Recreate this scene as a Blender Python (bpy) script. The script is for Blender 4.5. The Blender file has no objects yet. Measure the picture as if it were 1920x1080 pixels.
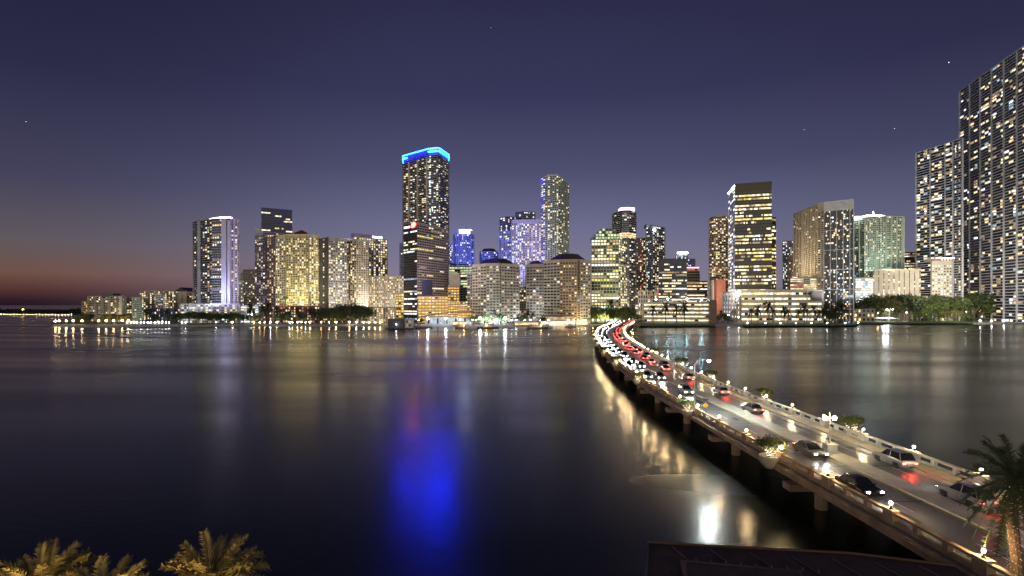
import bpy, math, random
from mathutils import Vector, Matrix
D = bpy.data; S = bpy.context.scene; C = S.collection
R = random.Random(7)
F, H0, CH = 1000.0, 570.0, 22.0          # focal length and horizon in 1920-wide pixels, camera height in metres

# ------------------------------------------------------------------ camera
cam = D.cameras.new('camera'); co = D.objects.new('camera', cam); C.objects.link(co)
co.location = (0, 0, CH); co.rotation_euler = (math.radians(90), 0, 0)
cam.sensor_width = 36; cam.lens = 36 * F / 1920; cam.shift_y = (H0 - 540) / 1920
cam.clip_start = .5; cam.clip_end = 20000
S.camera = co
S.view_settings.view_transform = 'Standard'; S.view_settings.look = 'None'
S.view_settings.exposure = 0; S.view_settings.gamma = 1
S.render.engine = 'CYCLES'
cy = S.cycles
cy.use_denoising = True; cy.max_bounces = 6; cy.diffuse_bounces = 2; cy.glossy_bounces = 3
cy.transmission_bounces = 2; cy.sample_clamp_indirect = 8; cy.use_light_tree = True
cy.caustics_reflective = False; cy.caustics_refractive = False

# ------------------------------------------------------------------ dusk sky
W = D.worlds.new('World'); S.world = W; W.use_nodes = True
nt = W.node_tree; N = nt.nodes; L = nt.links; N.clear()
def nd(t, **k):
    n = N.new(t)
    for a, b in k.items(): setattr(n, a, b)
    return n
def mth(op, a, b=None, c=None, clamp=False):
    n = nd('ShaderNodeMath', operation=op, use_clamp=clamp)
    for i, v in enumerate((a, b, c)):
        if v is None: continue
        if isinstance(v, (int, float)): n.inputs[i].default_value = v
        else: L.new(v, n.inputs[i])
    return n.outputs[0]
tc = nd('ShaderNodeTexCoord'); sp = nd('ShaderNodeSeparateXYZ'); L.new(tc.outputs['Generated'], sp.inputs[0])
sx, sy, sz = sp.outputs
def ramp(fac, stops, interp='EASE'):
    r = nd('ShaderNodeValToRGB'); r.color_ramp.interpolation = interp
    e = r.color_ramp.elements
    while len(e) < len(stops): e.new(.5)
    for i, (p, c) in enumerate(stops): e[i].position = p; e[i].color = (*c, 1)
    L.new(fac, r.inputs[0]); return r.outputs[0]
def lin(*c): return tuple(((v / 255 + .055) / 1.055) ** 2.4 if v > 10 else v / 255 / 12.92 for v in c)
city = ramp(sz, [(0, lin(134, 116, 126)), (.045, lin(134, 127, 148)), (.14, lin(110, 111, 142)), (.24, lin(79, 80, 112)), (.36, lin(56, 56, 90)), (.5, lin(44, 44, 74)), (.62, lin(30, 30, 54)), (1, lin(14, 14, 26))], 'LINEAR')
dusk = ramp(sz, [(0, lin(34, 22, 32)), (.006, lin(46, 28, 36)), (.020, lin(84, 50, 48)), (.045, lin(112, 82, 72)), (.09, lin(96, 88, 94)), (.18, lin(68, 66, 90)), (.32, lin(44, 44, 72)), (.5, lin(28, 28, 48)), (1, lin(10, 10, 20))], 'LINEAR')
azi = mth('ARCTAN2', sx, sy)                                      # 0 straight over the city, negative towards the sunset
mixf = nd('ShaderNodeMapRange', interpolation_type='SMOOTHSTEP'); L.new(azi, mixf.inputs[0])
for i, v in zip((1, 2, 3, 4), (-.78, -.12, 0, 1)): mixf.inputs[i].default_value = v
mx = nd('ShaderNodeMix', data_type='RGBA'); L.new(mixf.outputs[0], mx.inputs[0]); L.new(dusk, mx.inputs[6]); L.new(city, mx.inputs[7])
rgt = nd('ShaderNodeMapRange', interpolation_type='SMOOTHSTEP'); L.new(azi, rgt.inputs[0])
for i, v in zip((1, 2, 3, 4), (.05, 1.0, 1.0, .62)): rgt.inputs[i].default_value = v
# unseen warm fill added low behind the viewer, in place of the lit island city
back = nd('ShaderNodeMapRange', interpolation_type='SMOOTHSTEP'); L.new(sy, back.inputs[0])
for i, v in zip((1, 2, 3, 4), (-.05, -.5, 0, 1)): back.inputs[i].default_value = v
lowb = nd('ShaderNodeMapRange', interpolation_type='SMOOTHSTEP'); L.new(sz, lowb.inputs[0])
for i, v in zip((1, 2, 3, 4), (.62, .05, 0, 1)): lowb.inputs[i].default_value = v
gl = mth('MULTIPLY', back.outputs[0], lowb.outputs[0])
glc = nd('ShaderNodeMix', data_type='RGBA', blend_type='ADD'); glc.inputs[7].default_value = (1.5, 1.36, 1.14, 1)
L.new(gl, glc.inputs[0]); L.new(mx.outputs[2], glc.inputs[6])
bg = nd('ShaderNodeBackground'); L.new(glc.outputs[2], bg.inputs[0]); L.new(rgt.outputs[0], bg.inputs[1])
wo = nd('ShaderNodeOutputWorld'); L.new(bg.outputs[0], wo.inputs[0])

# ------------------------------------------------------------------ materials
MT = {}
def mat(name, col, rough=.7, metal=0, emit=None, es=0, var=0, vscale=.15, bump=0, samp=None, spec=None):
    if name in MT: return MT[name]
    m = D.materials.new(name); m.use_nodes = True; n = m.node_tree.nodes; l = m.node_tree.links; p = n['Principled BSDF']
    p.inputs['Base Color'].default_value = (*col, 1); p.inputs['Roughness'].default_value = rough; p.inputs['Metallic'].default_value = metal
    if spec is not None: p.inputs['Specular IOR Level'].default_value = spec
    g = n.new('ShaderNodeNewGeometry')
    if emit:
        p.inputs['Emission Color'].default_value = (*emit, 1); p.inputs['Emission Strength'].default_value = es
    if var:
        t = n.new('ShaderNodeTexNoise'); t.inputs['Scale'].default_value = vscale; t.inputs['Detail'].default_value = 5
        l.new(g.outputs['Position'], t.inputs['Vector'])
        r = n.new('ShaderNodeMapRange'); l.new(t.outputs['Fac'], r.inputs[0])
        r.inputs[1].default_value = .3; r.inputs[2].default_value = .7; r.inputs[3].default_value = 1 - var; r.inputs[4].default_value = 1 + var
        mm = n.new('ShaderNodeVectorMath'); mm.operation = 'SCALE'
        if emit:
            mm.inputs[0].default_value = emit; l.new(r.outputs[0], mm.inputs['Scale']); l.new(mm.outputs[0], p.inputs['Emission Color'])
        else:
            mm.inputs[0].default_value = col; l.new(r.outputs[0], mm.inputs['Scale']); l.new(mm.outputs[0], p.inputs['Base Color'])
        if bump:
            b = n.new('ShaderNodeBump'); b.inputs['Strength'].default_value = bump; l.new(t.outputs['Fac'], b.inputs['Height']); l.new(b.outputs[0], p.inputs['Normal'])
    if samp: m.cycles.emission_sampling = samp
    MT[name] = m; return m
def wmat(k, c, s): return mat('window ' + k, (.02, .02, .02), .3, 0, c, s, .75, .35, samp='NONE')
WK = {'dark': mat('window dark glass', (.012, .014, .02), .12), 'grey': mat('window grey glass', (.05, .055, .065), .2),
      'pale': wmat('pale', (1, .84, .52), 1.5), 'warm': wmat('warm', (1, .70, .34), 1.4), 'dim': wmat('dim', (.75, .54, .3), .6),
      'white': wmat('white', (.93, .97, 1), 1.6), 'cool': wmat('cool', (.5, .75, .95), .8), 'amber': wmat('amber', (1, .5, .08), 1.3),
      'blue': wmat('blue', (.12, .12, .9), .9), 'green': wmat('green', (.75, .9, .5), 1.0), 'red': wmat('red', (1, .2, .12), .7), 'yell': wmat('yellow', (1, .78, .2), 1.1)}
WALL = {'beige': mat('beige stucco', (.42, .37, .29), .8, var=.15), 'cream': mat('cream stucco', (.55, .50, .40), .8, var=.12),
        'white': mat('white stucco', (.62, .62, .62), .7, var=.10), 'grey': mat('grey concrete', (.30, .30, .31), .8, var=.2), 'greyw': mat('pale blue grey frames', (.40, .41, .44), .7, var=.12),
        'brown': mat('brown granite', (.20, .13, .10), .5, var=.2), 'dark': mat('dark cladding', (.045, .045, .06), .4, var=.2),
        'mauve': mat('mauve granite', (.33, .27, .27), .4, var=.15), 'lav': mat('pale lavender render', (.50, .47, .62), .6, var=.08),
        'tan': mat('tan stone', (.44, .34, .23), .8, var=.15), 'green': mat('green grey stone', (.30, .34, .25), .6, var=.15),
        'blueg': mat('blue grey render', (.34, .37, .50), .6, var=.12), 'redbr': mat('red brown stucco', (.19, .055, .05), .8, var=.2),
        'yellow': mat('yellow stucco', (.55, .49, .27), .8, var=.12), 'navy': mat('navy cladding', (.07, .07, .16), .5, var=.2),
        'pgreen': mat('pale green stucco', (.42, .48, .40), .8, var=.1), 'roof': mat('dark roof', (.06, .04, .045), .7, var=.3),
        'redroof': mat('dark red roof tiles', (.13, .025, .025), .7, var=.3), 'bronze': mat('bronze cladding', (.055, .042, .022), .4, .3, var=.15),
        'salmon': mat('salmon render', (.55, .22, .17), .8, var=.12)}
def emat(k, c, s, samp='AUTO'): return mat('light ' + k, (.8, .8, .8), .5, 0, c, s, samp=samp)
steel = mat('painted steel', (.35, .36, .36), .4, .5)
blackm = mat('black metal', (.02, .02, .02), .4, .5)

# ------------------------------------------------------------------ mesh helpers
def wx(px, Y): return (px - 960) / F * Y
def wz(py, Y): return CH + (H0 - py) / F * Y
class MB:
    def __init__(s): s.v = []; s.f = []; s.m = []; s.mats = []
    def mi(s, m):
        if m not in s.mats: s.mats.append(m)
        return s.mats.index(m)
    def add(s, vs, fs, m):
        b = len(s.v); s.v += vs; i = s.mi(m)
        for f in fs: s.f.append([b + k for k in f]); s.m.append(i)
    BF = [(0, 3, 2, 1), (4, 5, 6, 7), (0, 1, 5, 4), (1, 2, 6, 5), (2, 3, 7, 6), (3, 0, 4, 7)]
    def box(s, cx, cy_, cz, sx, sy, sz, m, rz=0):
        c, q = math.cos(rz), math.sin(rz); vs = []
        for z in (-sz / 2, sz / 2):
            for x, y in ((-sx / 2, -sy / 2), (sx / 2, -sy / 2), (sx / 2, sy / 2), (-sx / 2, sy / 2)):
                vs.append((cx + x * c - y * q, cy_ + x * q + y * c, cz + z))
        s.add(vs, s.BF, m)
    def fbox(s, p, t, n, u0, u1, n0, n1, z0, z1, m):
        vs = []
        for z in (z0, z1):
            for u, w in ((u0, n1), (u1, n1), (u1, n0), (u0, n0)):
                vs.append((p[0] + t[0] * u + n[0] * w, p[1] + t[1] * u + n[1] * w, z))
        s.add(vs, s.BF, m)
    def prism(s, poly, z0, z1, m, top=None):
        k = len(poly)
        a = sum(poly[i][0] * poly[(i + 1) % k][1] - poly[(i + 1) % k][0] * poly[i][1] for i in range(k))
        if a < 0: poly = poly[::-1]
        z1s = z1 if isinstance(z1, (list, tuple)) else [z1] * k
        if a < 0 and isinstance(z1, (list, tuple)): z1s = list(z1)[::-1]
        vs = [(x, y, z0) for x, y in poly] + [(x, y, z) for (x, y), z in zip(poly, z1s)]
        s.add(vs, [(i, (i + 1) % k, k + (i + 1) % k, k + i) for i in range(k)] + [tuple(range(k))[::-1]], m)
        b = len(s.v); s.v += [(x, y, z) for (x, y), z in zip(poly, z1s)]; s.f.append([b + i for i in range(k)]); s.m.append(s.mi(top or m))
    def tube(s, pts, rad, m, sides=6, cap=True):
        n = len(pts); rs = rad if isinstance(rad, (list, tuple)) else [rad] * n; vs = []; fs = []
        pts = [Vector(p) for p in pts]
        for i, p in enumerate(pts):
            d = (pts[min(i + 1, n - 1)] - pts[max(i - 1, 0)]).normalized()
            a = d.cross(Vector((0, 0, 1)) if abs(d.z) < .9 else Vector((1, 0, 0))).normalized(); b = d.cross(a)
            for k in range(sides):
                th = 2 * math.pi * k / sides; q = p + (a * math.cos(th) + b * math.sin(th)) * rs[i]; vs.append(tuple(q))
        for i in range(n - 1):
            for k in range(sides):
                k2 = (k + 1) % sides; fs.append((i * sides + k, (i + 1) * sides + k, (i + 1) * sides + k2, i * sides + k2))
        if cap: fs += [tuple(range(sides)), tuple(range((n - 1) * sides, n * sides))[::-1]]
        s.add(vs, fs, m)
    def lathe(s, prof, c, m, sides=10):
        vs = []; fs = []; n = len(prof)
        for r, z in prof:
            for k in range(sides):
                th = 2 * math.pi * k / sides; vs.append((c[0] + r * math.cos(th), c[1] + r * math.sin(th), c[2] + z))
        for i in range(n - 1):
            for k in range(sides):
                k2 = (k + 1) % sides; fs.append((i * sides + k, i * sides + k2, (i + 1) * sides + k2, (i + 1) * sides + k))
        fs += [tuple(range(sides))[::-1], tuple(range((n - 1) * sides, n * sides))]
        s.add(vs, fs, m)
    def ball(s, c, r, m, sides=8, rings=5, sq=1):
        s.lathe([(r * math.sin(math.pi * i / rings) if 0 < i < rings else r * .02, -r * sq * math.cos(math.pi * i / rings)) for i in range(rings + 1)], c, m, sides)
    def build(s, name, parent=None, smooth=False, origin=None):
        me = D.meshes.new(name)
        o0 = origin if origin is not None else (parent_world(parent) if parent is not None else (0, 0, 0))
        me.from_pydata([(x - o0[0], y - o0[1], z - o0[2]) for x, y, z in s.v], [], s.f)
        for m in s.mats: me.materials.append(m)
        me.polygons.foreach_set('material_index', s.m)
        if smooth: me.polygons.foreach_set('use_smooth', [True] * len(s.f))
        me.update()
        o = D.objects.new(name, me); C.objects.link(o)
        if parent is not None: o.parent = parent
        elif origin is not None: o.location = origin
        return o
PW = {}
def parent_world(p): return PW.get(p.name, tuple(p.location))
def tag(o, label=None, cat=None, group=None, kind=None):
    if label: o['label'] = label
    if cat: o['category'] = cat
    if group: o['group'] = group
    if kind: o['kind'] = kind
    return o
def thing(name, label, cat, loc=(0, 0, 0), rz=0, group=None):
    o = D.objects.new(name, None); o.empty_display_size = .5; C.objects.link(o); o.location = loc; o.rotation_euler = (0, 0, rz)
    return tag(o, label, cat, group)
def kids(o): return [c for c in D.objects if c.parent == o]
def copy_tree(root, ch, loc, rz=0, sc=1, label=None, group=None):
    r = root.copy(); C.objects.link(r); r.location = loc; r.rotation_euler = (0, 0, rz)
    r.scale = sc if isinstance(sc, tuple) else (sc, sc, sc)
    if label: r['label'] = label
    if group: r['group'] = group
    for c, sub in ch:
        k = c.copy(); C.objects.link(k); k.parent = r
        for g in sub:
            q = g.copy(); C.objects.link(q); q.parent = k
    return r
def tree_of(root):
    return [(c, [g for g in D.objects if g.parent == c]) for c in D.objects if c.parent == root]
def nth(i):
    w = ['first', 'second', 'third', 'fourth', 'fifth', 'sixth', 'seventh', 'eighth', 'ninth', 'tenth', 'eleventh', 'twelfth']
    if i < len(w): return w[i]
    k = i + 1; return str(k) + ('st' if k % 10 == 1 and k % 100 != 11 else 'nd' if k % 10 == 2 and k % 100 != 12 else 'rd' if k % 10 == 3 and k % 100 != 13 else 'th')
LM = {}
def area(name, loc, target, col, power, sx_, sy_, parent=None):
    l = D.lights.new(name, 'AREA'); l.shape = 'RECTANGLE'; l.size = sx_; l.size_y = sy_; l.energy = power; l.color = col
    o = D.objects.new(name, l); C.objects.link(o); o.location = loc
    d = Vector(target) - Vector(loc); o.rotation_euler = d.to_track_quat('-Z', 'Y').to_euler()
    return o

# ------------------------------------------------------------------ setting: water, land
wm = D.materials.new('bay water'); wm.use_nodes = True; n_ = wm.node_tree.nodes; l_ = wm.node_tree.links; p_ = n_['Principled BSDF']
p_.inputs['Base Color'].default_value = (.003, .007, .005, 1); p_.inputs['IOR'].default_value = 1.33; p_.inputs['Roughness'].default_value = .22
g_ = n_.new('ShaderNodeNewGeometry'); mp = n_.new('ShaderNodeMapping'); mp.inputs['Scale'].default_value = (.35, .9, 1)
l_.new(g_.outputs['Position'], mp.inputs[0])
t1 = n_.new('ShaderNodeTexNoise'); t1.inputs['Scale'].default_value = 1.1; t1.inputs['Detail'].default_value = 4; l_.new(mp.outputs[0], t1.inputs['Vector'])
b_ = n_.new('ShaderNodeBump'); b_.inputs['Strength'].default_value = .16; b_.inputs['Distance'].default_value = .10; l_.new(t1.outputs['Fac'], b_.inputs['Height']); l_.new(b_.outputs[0], p_.inputs['Normal'])
mp2 = n_.new('ShaderNodeMapping'); mp2.inputs['Scale'].default_value = (.006, .022, 1); l_.new(g_.outputs['Position'], mp2.inputs[0])
t2 = n_.new('ShaderNodeTexNoise'); t2.inputs['Scale'].default_value = 1; t2.inputs['Detail'].default_value = 3; l_.new(mp2.outputs[0], t2.inputs['Vector'])
r2 = n_.new('ShaderNodeMapRange'); l_.new(t2.outputs['Fac'], r2.inputs[0])
for i, v in zip((1, 2, 3, 4), (.38, .62, .17, .28)): r2.inputs[i].default_value = v
l_.new(r2.outputs[0], p_.inputs['Roughness'])
w = MB(); w.add([(-9000, -300, 0), (9000, -300, 0), (9000, 9000, 0), (-9000, 9000, 0)], [(0, 1, 2, 3)], wm)
tag(w.build('water'), kind='structure')
paving = mat('waterfront paving', (.16, .15, .13), .8, var=.3, vscale=.08)
def unp(px, py, z=0): Y = (CH - z) * F / (py - H0); return (wx(px, Y), Y)
SH = [(100, 612), (170, 614), (300, 613), (430, 612), (620, 612), (700, 609.5), (760, 612), (900, 612), (1000, 612), (1100, 611.5), (1130, 610.5), (1200, 609.5), (1215, 613), (1330, 611.5), (1390, 612), (1580, 611), (1610, 607.5), (1750, 607), (1830, 608.5), (1930, 607)]
shore = [unp(*p) for p in SH]
land = shore + [(1400, 700), (4500, 3500), (-1500, 3500), (-640, 1000), (-590, 750), (-475, 560)]
g = MB(); g.prism(land, -1, 1.5, WALL['grey'], paving); tag(g.build('ground'), kind='structure')
g = MB()
for a, b in zip(shore[:-1], shore[1:]):
    t = Vector((b[0] - a[0], b[1] - a[1])); ln = t.length; t.normalize(); n = (t.y, -t.x)
    g.fbox(a, t, n, 0, ln, -.5, .25, -.8, 1.75, WALL['grey'])
tag(g.build('seawall_walk'), kind='structure')
# far island with its woods
dk = mat('far dark woods', (.012, .014, .012), .9, var=.5, vscale=.05)
g = MB(); g.prism([(-2600, 1040), (-700, 1090), (-700, 1400), (-2600, 1400)], -1, 1.2, dk); tag(g.build('far_shore_ground'), kind='structure')
g = MB()
for i in range(2600):
    x = R.uniform(-2500, -705); y = R.uniform(1110, 1190); h = R.uniform(4, 12.5) * (1 + .12 * math.sin(x * .021))
    r = R.uniform(2, 5); z = R.uniform(2, h); a = R.random() * 6
    g.add([(x - r, y, z), (x + r * math.cos(a), y + r * math.sin(a), z - 1), (x + r * .4, y, z + r * .7)], [(0, 1, 2)], dk)
for i in range(120):
    x = -2500 + i * 15.1; g.box(x, 1195, 4.5 + R.random() * 3, 17, 6, 8, dk, R.random())
tag(g.build('far_woods'), 'dark wooded shoreline far across the bay', kind='stuff')
lawn_m = mat('lawn grass', (.06, .13, .025), .95, var=.4, vscale=.3, bump=.3)
def sheet(name, pts, z, m, kind='structure'):
    g = MB(); g.prism(pts, z - .3, z, m); return tag(g.build(name), kind=kind)
sheet('waterfront_lawn', [unp(1392, 611.2, 1.5), unp(1608, 609.6, 1.5), (wx(1612, 640), 640), (wx(1395, 640), 640)], 1.62, lawn_m)
sheet('garage_bank_lawn', [unp(1196, 611, 1.5), unp(1340, 610.5, 1.5), (wx(1342, 610), 610), (wx(1204, 610), 610)], 1.66, lawn_m)
sheet('right_bank_lawn', [unp(1612, 606, 1.5), unp(1825, 606, 1.5), (wx(1822, 690), 690), (wx(1625, 690), 690)], 1.64, lawn_m)

# ------------------------------------------------------------------ building generator
PW_MESH = {}
def winmesh(w, h, k):
    key = (round(w, 1), round(h, 1), k)
    if key not in PW_MESH:
        g = MB(); g.box(0, 0, 0, key[0], .12, key[1], WK[k]); me = D.meshes.new('window')
        me.from_pydata(g.v, [], g.f); me.materials.append(WK[k]); PW_MESH[key] = me
    return PW_MESH[key]
def pick(pal):
    t = R.random() * sum(w for _, w in pal)
    for k, w in pal:
        t -= w
        if t <= 0: return k
    return pal[-1][0]
PAL = {'warm': [('pale', 5), ('warm', 4), ('dim', 5), ('white', 1)], 'office': [('pale', 8), ('dim', 5), ('yell', 3), ('white', 1)], 'cold': [('white', 5), ('cool', 2), ('pale', 4)],
       'gold': [('yell', 5), ('amber', 5), ('warm', 2)], 'mix': [('pale', 4), ('warm', 2), ('dim', 4), ('white', 2), ('cool', 1)], 'blue': [('white', 3), ('blue', 5), ('cool', 2)],
       'garage': [('pale', 6), ('white', 2), ('warm', 2)], 'green': [('green', 5), ('pale', 4)], 'rose': [('red', 3), ('warm', 3), ('pale', 3)]}
class Bld:
    def __init__(s, name, label, cat, loc, group=None):
        s.root = thing(name, label, cat, loc, 0, group); s.loc = loc; s.wall = MB(); s.win = []; s.parts = []
    def part(s, name):
        g = MB(); s.parts.append((name, g)); return g
    def facade(s, p0, p1, z0, z1, Y, px, st):
        """px = width of this face in photo pixels; st sizes are in photo pixels at depth Y"""
        t = Vector((p1[0] - p0[0], p1[1] - p0[1])); ln = t.length
        if ln < .5 or z1 - z0 < 2: return
        t.normalize(); n = Vector((t.y, -t.x))
        u = Y / F; fp = st.get('fp', 4) * u * (.88 if st.get('mode', 'rand') == 'rand' else 1); wm_ = st['wall']
        nf = max(1, round((z1 - z0 - st.get('top', 0) * u - st.get('base', 0) * u) / fp)); H = z1 - z0 - st.get('top', 0) * u - st.get('base', 0) * u; fp = H / nf
        zb = z0 + st.get('base', 0) * u
        nb = max(1, round(px / st.get('bay', 5) / (.85 if st.get('mode', 'rand') == 'rand' and st.get('bay', 5) < 7 else 1))); bw = ln / nb
        ww = st.get('ww', .6); wh = st.get('wh', .55); lit = st.get('lit', .3); pal = PAL[st.get('pal', 'warm')]
        proj = st.get('slab', 0); W_ = s.wall
        sth = fp * st.get('st', .22)
        for i in range(nf + (1 if proj else 0)):
            if proj: W_.fbox(p0, t, n, -.0 if not st.get('wrap') else -proj, ln if not st.get('wrap') else ln + proj, .0, proj, zb + i * fp - sth / 2, zb + i * fp + sth / 2, st.get('slabm', wm_))
        pe = st.get('pier', 0)
        if pe:
            k = 0
            while k <= nb:
                W_.fbox(p0, t, n, min(max(k * bw - st.get('pw', .8) * u / 2, 0), ln - .2), min(max(k * bw + st.get('pw', .8) * u / 2, .2), ln), .0, st.get('pp', 1.1) + proj, z0, z1 - .01, st.get('pierm', wm_)); k += pe
        hb = st.get('hband', 0)
        if hb:
            i = nf
            while i >= 0: W_.fbox(p0, t, n, 0, ln, 0, st.get('pp', 1.1) + proj - .02, zb + i * fp - .45 * u, zb + i * fp + .45 * u, st.get('pierm', wm_)); i -= hb
        mode = st.get('mode', 'rand'); blank = st.get('blank', ())
        colp = [R.choice((.5, 1, 1.3)) for _ in range(nb)]
        for i in range(nf):
            fpz = zb + i * fp + fp * (.5 + st.get('up', .04))
            rowp = lit
            if mode == 'office': rowp = R.choice(st.get('rows', (.08, .3, .6, .85, .95)))
            on = R.random() < rowp; run = 0
            for j in range(nb):
                if (j % st.get('per', 99)) in blank: continue
                if mode == 'office':
                    if run <= 0: on = R.random() < rowp; run = R.randint(2, 7); kk = pick(pal)
                    run -= 1; k = kk if on and R.random() < .9 else 'dark'
                else:
                    p = lit * 1.2 * colp[j]
                    if mode == 'allon': p = lit
                    k = pick(pal) if R.random() < p else ('grey' if R.random() < .2 else 'dark')
                w_ = bw * ww * (1 if mode != 'rand' or k == 'dark' else R.choice((.6, 1, 1)))
                off = 0 if w_ > bw * ww * .9 else (R.random() - .5) * bw * ww * .4
                uu = (j + .5) * bw + off
                s.win.append((p0[0] + t.x * uu + n.x * .08, p0[1] + t.y * uu + n.y * .08, fpz, w_, fp * wh, math.atan2(t.y, t.x), k, u))
    def finish(s, limit=100):
        s.wall.build('wall', s.root)
        for nm, g in s.parts:
            if g.v: g.build(nm, s.root)
        ws = s.win
        if len(ws) > limit:
            ws = sorted(ws, key=lambda w: (w[6] in ('dark', 'grey'), -(w[3] * w[4]) + R.random() * .01)); one, rest = ws[:limit], ws[limit:]
        else: one, rest = ws, []
        for (x, y, z, w_, h, rz, k, u) in one:
            o = D.objects.new('window', winmesh(w_, h, k)); C.objects.link(o); o.parent = s.root
            o.location = (x - s.loc[0], y - s.loc[1], z - s.loc[2]); o.rotation_euler = (0, 0, rz)
        if rest:
            g = MB()
            for (x, y, z, w_, h, rz, k, u) in rest: g.box(x, y, z, w_, .12, h, WK[k], rz)
            tag(g.build('window', s.root), kind='stuff')
def bld(name, label, Y, pts, st, back=30, z0=1.5, cat='building', group=None, roof='roof', hip=None, cap=1.0, pent=None, extra=None, sides=True, limit=100):
    ref = min(p[1] for p in pts); P = []
    for p in pts:
        y = p[2] if len(p) > 2 else Y * (H0 - ref) / (H0 - p[1]); P.append((wx(p[0], y), y))
    z1 = wz(ref, Y); cx = sum(p[0] for p in P) / len(P); cyy = sum(p[1] for p in P) / len(P)
    a, b_2 = Vector(P[0]), Vector(P[-1]); mid = (a + b_2) / 2
    B = Bld(name, label, cat, (cx, cyy, z0), group)
    if len(P) == 3 and back == 0: poly = P + [(P[0][0] + P[2][0] - P[1][0], P[0][1] + P[2][1] - P[1][1])]; rear = []
    else:
        q1 = b_2 * (1 + back / b_2.y); q0 = a * (1 + back / a.y); mq = (q0 + q1) / 2; q1 = tuple(mq + (q1 - mq) * .95); q0 = tuple(mq + (q0 - mq) * .95); poly = P + [q1, q0]; rear = [(P[-1], q1), (q0, P[0])]
    sts = st if isinstance(st, list) else [st] * (len(P) - 1)
    k_ = len(poly); fm = [q['wall'] for q in sts] + ([sts[-1]['wall'], sts[0]['wall'], sts[0]['wall']] if len(poly) == len(P) + 2 else [sts[-1]['wall'], sts[0]['wall']])
    for i in range(k_):
        c, d = poly[i], poly[(i + 1) % k_]
        B.wall.add([(c[0], c[1], z0), (d[0], d[1], z0), (d[0], d[1], z1), (c[0], c[1], z1)], [(0, 1, 2, 3)], fm[i])
    B.wall.add([(x, y, z1) for x, y in poly], [tuple(range(k_))], WALL[roof])
    for i in range(len(P) - 1):
        B.facade(P[i], P[i + 1], z0, z1, (P[i][1] + P[i + 1][1]) / 2, abs(pts[i + 1][0] - pts[i][0]), sts[i])
    if sides:
        for (c, d), q in zip(rear, (sts[-1], sts[0])):
            q = dict(q); B.facade(c, d, z0, z1, Y, (Vector(d) - Vector(c)).length / (Y / F), q)
    u = Y / F
    if cap:
        for i in range(len(poly)):
            c, d = poly[i], poly[(i + 1) % len(poly)]; t = Vector((d[0] - c[0], d[1] - c[1])); ln = t.length
            if ln < .6: continue
            t.normalize(); B.wall.fbox(c, t, (t.y, -t.x), 0, ln, -.5, .25, z1 - .6, z1 + cap, fm[i])
    if hip:
        g = B.part('roof'); f, h = hip; c = Vector((sum(p[0] for p in poly) / len(poly), sum(p[1] for p in poly) / len(poly)))
        k = len(poly); lo = [(*(c + (Vector(p) - c) * .86), z1 + .05) for p in poly]; hi = [(*(c + (Vector(p) - c) * f), z1 + h * u) for p in poly]
        g.add(lo + hi, [(i, (i + 1) % k, k + (i + 1) % k, k + i) for i in range(k)] + [tuple(range(k, 2 * k))], WALL[roof])
    if pent:
        for (x0, x1, top, wmn) in pent:
            g = B.part('penthouse'); yy = Y + 6
            g.prism([(wx(x0, yy), yy), (wx(x1, yy), yy), (wx(x1, yy), yy + 12), (wx(x0, yy), yy + 12)], z1 - .5, wz(top, yy), WALL[wmn], WALL['roof'])
    if extra: extra(B, P, poly, z1, u)
    B.finish(limit)
    return B, P, z1
def up(px, Y, z, tx, tY, tz, col, power, w_=20, h_=4, who=''):
    """an added facade fill: a large area light over a small dark box"""
    x = wx(px, Y); t = (wx(tx, tY), tY, tz)
    o = thing('fill_light_bank', 'added fill light bank aimed at ' + who, 'floodlight', (x, Y, z))
    l = area("fill_lamp", (x, Y, z + .6), t, col, power * 4.5, w_, h_); l.parent = o; l.location = (0, 0, .6)
    g = MB(); g.box(x, Y, z + .2, 3, .6, .3, blackm); g.build('housing', o)
    return o
exec_after = []
def st(wall, **k): k['wall'] = WALL[wall]; return k
def rl(k): return WALL[k]
EW = emat('white crown', (.9, .97, 1), 9); EWs = emat('white trim', (.95, .96, 1), 3)
EB = emat('blue crown', (.05, .22, 1), 60); EBd = emat('deep blue wall wash', (.07, .05, 1), 2.0); EC = emat('cyan crown strip', (.0004, .018, 1), 230)
EP = emat('pink crown', (1, .55, .8), 4); ER = emat('red sign', (1, .04, .02), 16); ERw = emat('pale red sign', (1, .5, .45), 5)
ESW = emat('white sign', (.85, .88, 1), 5); EBl = emat('violet wash', (.35, .25, 1), .9)
BL = {}
# ---- left point: low apartment blocks
BL['a'] = bld('apartment_block', 'narrow orange-lit apartment block at the far left tip of the skyline', 640, [(154, 568, 640), (168, 566, 636)], st('tan', fp=4, bay=4, lit=.5, pal='gold', slab=1), 20, pent=None)
def bright_strip(B, P, poly, z1, u):
    g = B.part('stair_tower'); x = wx(227, 618); g.box(x, 618, (z1 + 1.5) / 2, 3.2, 2.4, z1 - 1.5, WALL['cream'])
BL['b'] = bld('apartment_block', 'long beige balcony block with one bright stair strip by the left tip', 620, [(168, 557, 636), (232, 556, 622)], st('beige', fp=4.1, bay=4, ww=.8, lit=.25, slab=1.4, st=.4, pier=4), 22, pent=[(191, 212, 550, 'dark')], extra=bright_strip)
BL['c'] = bld('apartment_block', 'plain beige block right of the bright stair strip', 630, [(233, 558, 632), (252, 560, 634)], st('beige', fp=4.1, bay=5, lit=.35, slab=1), 22)
BL['d'] = bld('apartment_block', 'pale green balcony block on the left shore', 615, [(249, 559, 618), (266, 559, 615)], st('pgreen', fp=3.8, bay=4, lit=.12, slab=1.4, st=.45), 22)
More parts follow.
